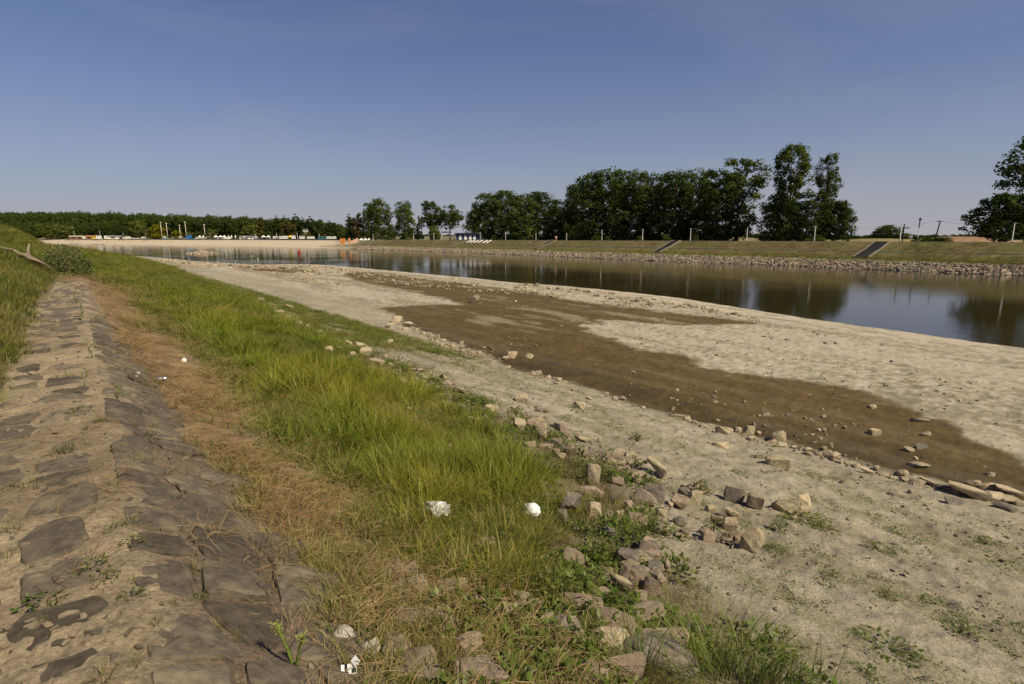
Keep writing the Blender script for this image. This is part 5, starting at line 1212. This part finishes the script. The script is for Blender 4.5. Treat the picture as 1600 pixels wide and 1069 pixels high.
van(147, 5, 3, 'yellow trailer in front of the rust roofed shed', M_yellow, None, 55)
# floodlight masts
for px, top in ((254, 349), (262, 350), (283, 353), (292, 348), (320.5, 352)):
    e, u = spot('floodlight_mast', px, 60, 'tall concrete floodlight mast behind the beached boats', 'floodlight', 'floodlight masts'); h = (373 - top) * u
    MB().lathe([(.34, 0), (.22, h)], 10).build('mast', M_cream, e, True); MB().lathe([(.4, h - .1), (1.0, h + .2), (1.0, h + .8), (.5, h + .9)], 10).build('lamp_ring', M_cream, e)
for px, top, d in ((432, 364, 56), (465, 364, 56), (499, 364, 54), (400, 366, 56), (117, 361, 58), (157, 361, 58), (193, 364, 57), (228, 365, 56), (269, 363, 58), (329, 364, 58)):
    e, u = spot('pole', px, d, 'thin white pole between the boats and caravans', 'pole', 'thin poles on the quay'); h = (373 - top) * u; MB().tube([(0, 0, -.2), (0, 0, h)], [.18, .12], 6).build('shaft', M_white, e); MB().lathe([(.2, h), (.26, h + .12), (.1, h + .3)], 8).build('cap', M_white, e)
# white tower house
e, u = spot('tower_house', 478.5, 74, 'white topped lookout tower house rising from the trees by the beach', 'tower'); w = 7.5 * u
MB().box((0, 0, 5.6 * u), (w * .6, 5, 11.2 * u)).build('shaft', M_cream, e); MB().box((0, 0, 12.9 * u), (w, 6, 3.2 * u)).build('cabin', M_white, e); MB().box((0, 0, 14.9 * u), (w * 1.15, 7, .8 * u)).build('roof', M_grey, e)
for q in (-.3, 0, .3): MB().box((w * q, -3.02, 12.9 * u), (w * .18, .08, 1.6 * u)).build('window', M_dark, e)
# wooden cross, mast and leaning pole with wires
e, u = spot('wooden_cross', 1411, 36, 'dark wooden cross standing on the levee behind a lamp post', 'cross'); h = 29 * u
MB().box((0, 0, h / 2 - .2), (.26, .22, h)).build('upright', M_dwood, e); MB().box((0, -.02, h * .74), (14 * u, .20, .24)).build('crossarm', M_dwood, e)
e, u = spot('signal_mast', 1433, 62, 'thin white mast with a dark upper half in the field', 'mast'); h = 37 * u
MB().tube([(0, 0, -.2), (0, 0, h * .62)], [.13, .11], 8).build('lower_shaft', M_white, e); MB().tube([(0, 0, h * .6), (0, 0, h)], [.15, .12], 8).build('upper_shaft', M_dwood, e); MB().box((0, 0, h * .93), (.7, .3, .4)).build('lamp_box', M_dwood, e)
p1 = far_at(1460, 62.); e = empty('leaning_pole', (p1[0], p1[1], gz(p1[0], p1[1]) - .3), -math.atan2(p1[0], p1[1])); tag(e, 'dark leaning utility pole carrying thin wires across the field', 'utility pole'); u = p1[1] / FPX; h = 34 * u
MB().tube([(0, 0, 0), (h * .10, 0, h)], [.2, .14], 8).build('pole', M_dwood, e); MB().box((h * .095, 0, h * .97), (1.5, .14, .14)).build('crossarm', M_dwood, e)
tip = Vector((p1[0], p1[1], gz(p1[0], p1[1]) + h * .96))
for q, (px, dd, zz) in enumerate(((1330, 66., 9.5), (1600, 58., 10.8))):
    x, y, _ = far_at(px, dd); b = Vector((x, y, zz)); m = MB(); m.tube([tip.lerp(b, f) - Vector((0, 0, 1.2 * 4 * f * (1 - f))) for f in np.linspace(0, 1, 9)], [.022] * 9, 4); o = m.build('power_line', M_dwood)
    tag(o, 'thin sagging wire running from the leaning pole ' + ('towards the poplars' if q == 0 else 'into the wide dark tree'), 'wire')
# soil mound in the field
x, y, _ = far_at(1500, 75.); m = MB(); m.lathe([(17, -.5), (14.5, .5), (10, 1.15), (5, 1.5), (.5, 1.6)], 28); o = m.build('earth_mound', simple('dry_earth', (.23, .14, .075), .95, .35, .5, bump=.2), None, True, loc=(x, y, gz(x, y)), scl=(1, .6, 1)); tag(o, kind='structure')
x, y, _ = far_at(1372, 60.); m = MB(); m.lathe([(15, -.5), (13, .35), (9, .8), (4, 1.0), (.5, 1.05)], 28); o = m.build('grass_mound', simple('dry_grass_mound', (.20, .155, .065), .95, .35, .5, bump=.2), None, True, loc=(x, y, gz(x, y)), scl=(1, .6, 1)); tag(o, kind='structure')

# ------------------------------------------------------------------ buoy, gulls, people
bx, by = on_plane(468, 395.5, 0); e = empty('buoy', (bx, by, 0)); tag(e, 'red conical channel buoy floating in the river', 'buoy')
MB().lathe([(.30, -.35), (.62, -.1), (.66, .25), (.5, .4)], 14).build('float', M_red, e, True); MB().lathe([(.42, .4), (.2, 1.3), (.06, 1.75)], 12).build('cone', M_red, e, True); MB().lathe([(.13, 1.75), (.13, 2.0), (.02, 2.05)], 8).build('lantern', M_red, e)
def gull_mesh():
    m = MB(); m.tube([(-.24, 0, .10), (-.12, 0, .11), (.02, 0, .12), (.14, 0, .14), (.19, 0, .21), (.22, 0, .25), (.27, 0, .26)], [.02, .06, .085, .07, .04, .045, .02], 8); b = m.mesh('body', True)
    w = MB(); 
    for s_ in (-1, 1): w.add([(.08, s_ * .075, .16), (-.05, s_ * .09, .17), (-.34, s_ * .03, .15), (-.1, s_ * .085, .11)], [(0, 1, 2, 3)])
    k = MB(); k.tube([(.28, 0, .26), (.34, 0, .25)], [.014, .004], 5); return b, w.mesh('wings'), k.mesh('beak')
gb, gw, gk = gull_mesh(); M_gw = simple('gull_white', (.78, .78, .76), .7, .05, 5); M_gg = simple('gull_grey', (.35, .36, .38), .7, .1, 5)
for px, py in ((286, 394), (355, 399.5), (380, 401), (394, 401), (403, 406), (394.5, 407.5), (367.5, 410), (331, 396.5)):
    x, y = on_plane(px, py, 0); e = empty('gull', (x, y, -.03), rnd.uniform(0, 6.28), 1.5); tag(e, 'white gull resting on the still water off the stony shore', 'gull', 'gulls on the river')
    link('body', gb, M_gw, e); link('wings', gw, M_gg, e); link('beak', gk, M_yellow, e)
def person(px, shirt, legs, label, ph):
    J = [(0, 0, .95), (0, 0, 1.15), (0, 0, 1.38), (0, 0, 1.50), (0, .02, 1.60), (0, .03, 1.74), (.10, 0, .92), (.11, .10 * ph, .50), (.11, -.06 * ph, .06), (.11, .10 - .06 * ph, .03), (-.10, 0, .92), (-.11, -.10 * ph + .06, .50), (-.11, -.28 * ph, .07), (-.11, -.16 * ph, .03),
         (.19, 0, 1.40), (.24, -.06 * ph, 1.14), (.23, .05 * ph, .90), (-.19, 0, 1.40), (-.24, .06 * ph, 1.14), (-.23, .16 * ph, .92)]
    E = [(0, 1), (1, 2), (2, 3), (3, 4), (4, 5), (0, 6), (6, 7), (7, 8), (8, 9), (0, 10), (10, 11), (11, 12), (12, 13), (2, 14), (14, 15), (15, 16), (2, 17), (17, 18), (18, 19)]
    rad = [.14, .13, .15, .06, .09, .085, .10, .07, .045, .04, .10, .07, .045, .04, .065, .045, .035, .065, .045, .035]
    me = bpy.data.meshes.new('person'); me.from_pydata(J, E, []); o = bpy.data.objects.new('person', me); COL.objects.link(o)
    md = o.modifiers.new('skin', 'SKIN'); 
    for i, v in enumerate(me.skin_vertices[0].data): v.radius = (rad[i], rad[i]); v.use_root = (i == 0)
    o.modifiers.new('sub', 'SUBSURF').levels = 1; bpy.context.view_layer.update()
    dg = bpy.context.evaluated_depsgraph_get(); m2 = bpy.data.meshes.new_from_object(o.evaluated_get(dg)); o.modifiers.clear(); o.data = m2; bpy.data.meshes.remove(me)
    m2.materials.clear()
    for q in (shirt, legs, simple('skin', (.42, .26, .18), .6, .05, 5), simple('hair', (.05, .035, .025), .8, .1, 5)): m2.materials.append(q)
    for p in m2.polygons:
        c = p.center; p.use_smooth = True
        p.material_index = 3 if c.z > 1.70 or (c.z > 1.58 and c.y < -.02) else 2 if c.z > 1.47 or (abs(c.x) > .19 and c.z < 1.15) else 0 if c.z > .95 else 1
    x, y, a = far_at(px, 18.5); o.location = (x, y, 5.33); o.rotation_euler = (0, 0, a + math.pi / 2); tag(o, label, 'person')
person(866.3, M_red, simple('dark_trousers', (.05, .05, .07), .8, .1, 4), 'person in a red top walking on the promenade before the lower grove', 1)
person(869.6, M_white, simple('pink_shorts', (.45, .16, .14), .8, .1, 4), 'person in a white top walking on the promenade before the lower grove', -1)

# ------------------------------------------------------------------ driftwood, log, sticks, litter
M_drift = simple('driftwood', (.21, .165, .12), .9, .45, 6, bump=.03); M_logend = simple('log_end', (.20, .15, .10), .9, .3, 10, bump=.01)
def at(px, py, dz=0.0): g = ground_pt(px, py); return Vector((g[0], g[1], gz(*g) + dz))
def driftwood():
    a = at(76, 427); b = at(36, 412); c = at(0, 394); base = a
    e = empty('driftwood', base); tag(e, 'weathered grey forked driftwood trunk lying up the grass bank at the path end', 'driftwood')
    L = lambda p, dz: Vector(p) - base + Vector((0, 0, dz))
    far = b + (c - b) * 1.15; v = (b - a).normalized(); s_ = Vector((-v.y, v.x, 0)); N = Vector((0, 0, 1))
    MB().tube([L(a, .08), L(a.lerp(b, .18), .20) + s_ * .05, L(a.lerp(b, .4), .30) - s_ * .07, L(a.lerp(b, .62), .26) + s_ * .06, L(a.lerp(b, .85), .40), L(b, .36) - s_ * .06, L(b.lerp(far, .35), .34) + s_ * .05, L(b.lerp(far, .7), .24) - s_ * .04, L(far, .2)],
              [.06, .12, .11, .13, .09, .065, .05, .04, .03], 10).build('trunk', M_drift, e, True)
    f = a.lerp(b, .72)
    MB().tube([L(f, .3), L(f, .55) + v * .05, L(f, .74) - v * .06, L(f, .95) - v * .16], [.08, .06, .055, .03], 8).build('stub', M_drift, e, True)
    for k, (t0, t1, off, h1, r0) in enumerate(((.9, .62, .55, .05, .11), (.7, .42, .5, .0, .10), (.55, .2, .42, .02, .09), (1.0, 1.25, .5, .1, .08), (.95, 1.05, -.45, .25, .06))):
        p0 = a.lerp(b, t0); p1 = a.lerp(b, (t0 + t1) / 2); p2 = a.lerp(b, t1)
        MB().tube([L(p0, .3), L(p1, .22) + s_ * off * .55, L(p2, h1) + s_ * off], [r0 * .75, r0 * .55, r0 * .28], 8).build('branch', M_drift, e, True)
driftwood()
a, b = at(739, 474), at(759, 466); e = empty('log', a); tag(e, 'short thick sawn log lying on the dark mud', 'log'); dv = Vector(b) - Vector(a); dv.z = 0; dv = dv.normalized() * 1.25; pr = Vector((-dv.y, dv.x, 0)).normalized()
MB().tube([Vector((0, 0, .26)), dv * .33 + Vector((0, 0, .27)), dv * .7 + Vector((0, 0, .27)), dv + Vector((0, 0, .29))], [.30, .29, .30, .28], 16).build('bark', M_drift, e, True)
MB().tube([dv * -.006 + Vector((0, 0, .26)), dv * -.012 + Vector((0, 0, .26))], [.28, .27], 16).build('cut_face', M_logend, e)
for px0, py0, px1, py1, rr, lb in ((735, 553, 759, 549, .035, 'pale straight stick lying on the mud by small stones'), (762, 544, 772, 548, .04, 'short driftwood stick on the mud beside the straight stick'), (1424, 656, 1452, 658, .06, 'bleached driftwood piece on the brown mud far from the stones'),
                              (1047, 651, 1076, 654, .05, 'pale stick at the edge of mud and silt'), (420, 866, 446, 872, .006, 'thin pale stick in straw beside the paved slope'), (1148, 850, 1143, 858, .012, 'short twig beside a pale rock'), (330, 741, 342, 737, .006, 'tiny bleached stick at the edge of the straw'),
                              (92, 968, 124, 958, .014, 'flat splinter of wood on the path'), (97, 1010, 110, 1003, .010, 'small bleached wood chip on the path')):
    a, b = at(px0, py0), at(px1, py1); m = MB(); mid = (a + b) / 2; m.tube([a - a + Vector((0, 0, rr * .6)), mid - a + Vector((0, 0, rr * 1.1)), b - a + Vector((0, 0, rr * .7))], [rr, rr * .9, rr * .6], 7); o = m.build('stick', M_drift, None, True, loc=a); tag(o, lb, 'stick')
def crumple(name, px, py, wp, hp, seed, mt, label, cat, amp=.35, dz=0.0):
    bm = bmesh.new(); bmesh.ops.create_icosphere(bm, subdivisions=3, radius=.5); r = random.Random(seed); c = [Vector((r.gauss(0, 1), r.gauss(0, 1), r.gauss(0, 1))).normalized() for _ in range(26)]
    for v in bm.verts:
        n = v.co.normalized(); f = max(n.dot(q) for q in c); g = sorted((n.dot(q) for q in c), reverse=True); v.co *= 1 - amp * (1 - (g[0] - g[1]) * 4) * .6; v.co += Vector((r.uniform(-1, 1), r.uniform(-1, 1), r.uniform(-1, 1))) * .02
        if v.co.z < -.15: v.co.z = -.15
    me = bpy.data.meshes.new(name); bm.to_mesh(me); bm.free(); me.materials.append(mt); p = at(px, py); dist = p.xy.length; dist = math.sqrt(dist ** 2 + (EYE - p.z) ** 2); u = dist / FPX
    o = link(name, me, None, None, (p.x, p.y, p.z + dz + hp * u * .28), (0, 0, seed), (wp * u * 1.25, wp * u, hp * u * 1.4)); tag(o, label, cat); return o
M_bag = simple('plastic_bag', (.55, .54, .52), .4, .45, 14, spec=.5); M_paper = simple('white_paper', (.80, .80, .80), .8, .05, 10)
crumple('plastic_bag', 681, 814, 50, 28, 3, M_bag, 'crumpled grey white plastic bag lying in the green grass', 'plastic bag', .75, .05)
crumple('foam_lump', 832, 812, 27, 17, 5, M_paper, 'bright white lump of foam in the tall grass near the rocks', 'foam', .35, .06)
crumple('paper_scrap', 288, 566, 6, 7, 6, M_paper, 'small white paper scrap at the edge of the green grass', 'paper'); crumple('paper_scrap', 535, 994, 30, 16, 8, simple('dirty_paper', (.36, .32, .27), .8, .15, 8), 'dirty flat tissue in the straw above the cigarette pack', 'paper', .3)
crumple('paper_scrap', 568, 998, 14, 10, 9, simple('dirty_paper_b', (.55, .50, .42), .8, .15, 8), 'small pale paper ball between two dirty tissues', 'paper', .3); crumple('paper_scrap', 577, 1016, 28, 20, 10, simple('dirty_paper_c', (.33, .29, .235), .8, .2, 8), 'crumpled dirty tissue beside flat brown rocks', 'paper', .4)
crumple('paper_scrap', 216, 584, 5, 4, 12, M_paper, 'tiny white paper bit at the foot of the paved slope', 'paper')
p = at(253, 594); u = p.length / FPX if False else math.sqrt(p.x ** 2 + p.y ** 2 + 2.5) / FPX; e = empty('drink_can', (p.x, p.y, p.z + .03), .5); tag(e, 'crushed silver drink can lying in the straw', 'can')
MB().tube([(-.06, 0, .0), (-.055, 0, .0), (-.02, 0, .004), (.02, 0, -.002), (.055, 0, 0), (.06, 0, 0)], [.026, .032, .027, .029, .032, .026], 14).build('can_body', simple('aluminium', (.62, .64, .68), .3, .1, 10, .9), e, True); MB().tube([(.0602, 0, 0), (.063, 0, 0)], [.025, .024], 14).build('lid', M_steel, e)
p = at(545, 1052); e = empty('cigarette_pack', (p.x, p.y, p.z + .035), .35); tag(e, 'crushed white and black cigarette pack on straw beside the paved slope', 'packet')
b = MB().box((0, 0, 0), (.075, .05, .022), 0, .9).build('box', M_paper, e, rot=(.35, .1, 0)); MB().box((-.012, 0, .0125), (.012, .047, .003)).build('black_stripe', M_dark, b); MB().box((.022, -.012, .0125), (.02, .02, .003)).build('black_print', M_dark, b)
MB().box((.045, .01, .006), (.03, .05, .004), .3).build('flap', M_paper, e, rot=(.2, -.6, 0))
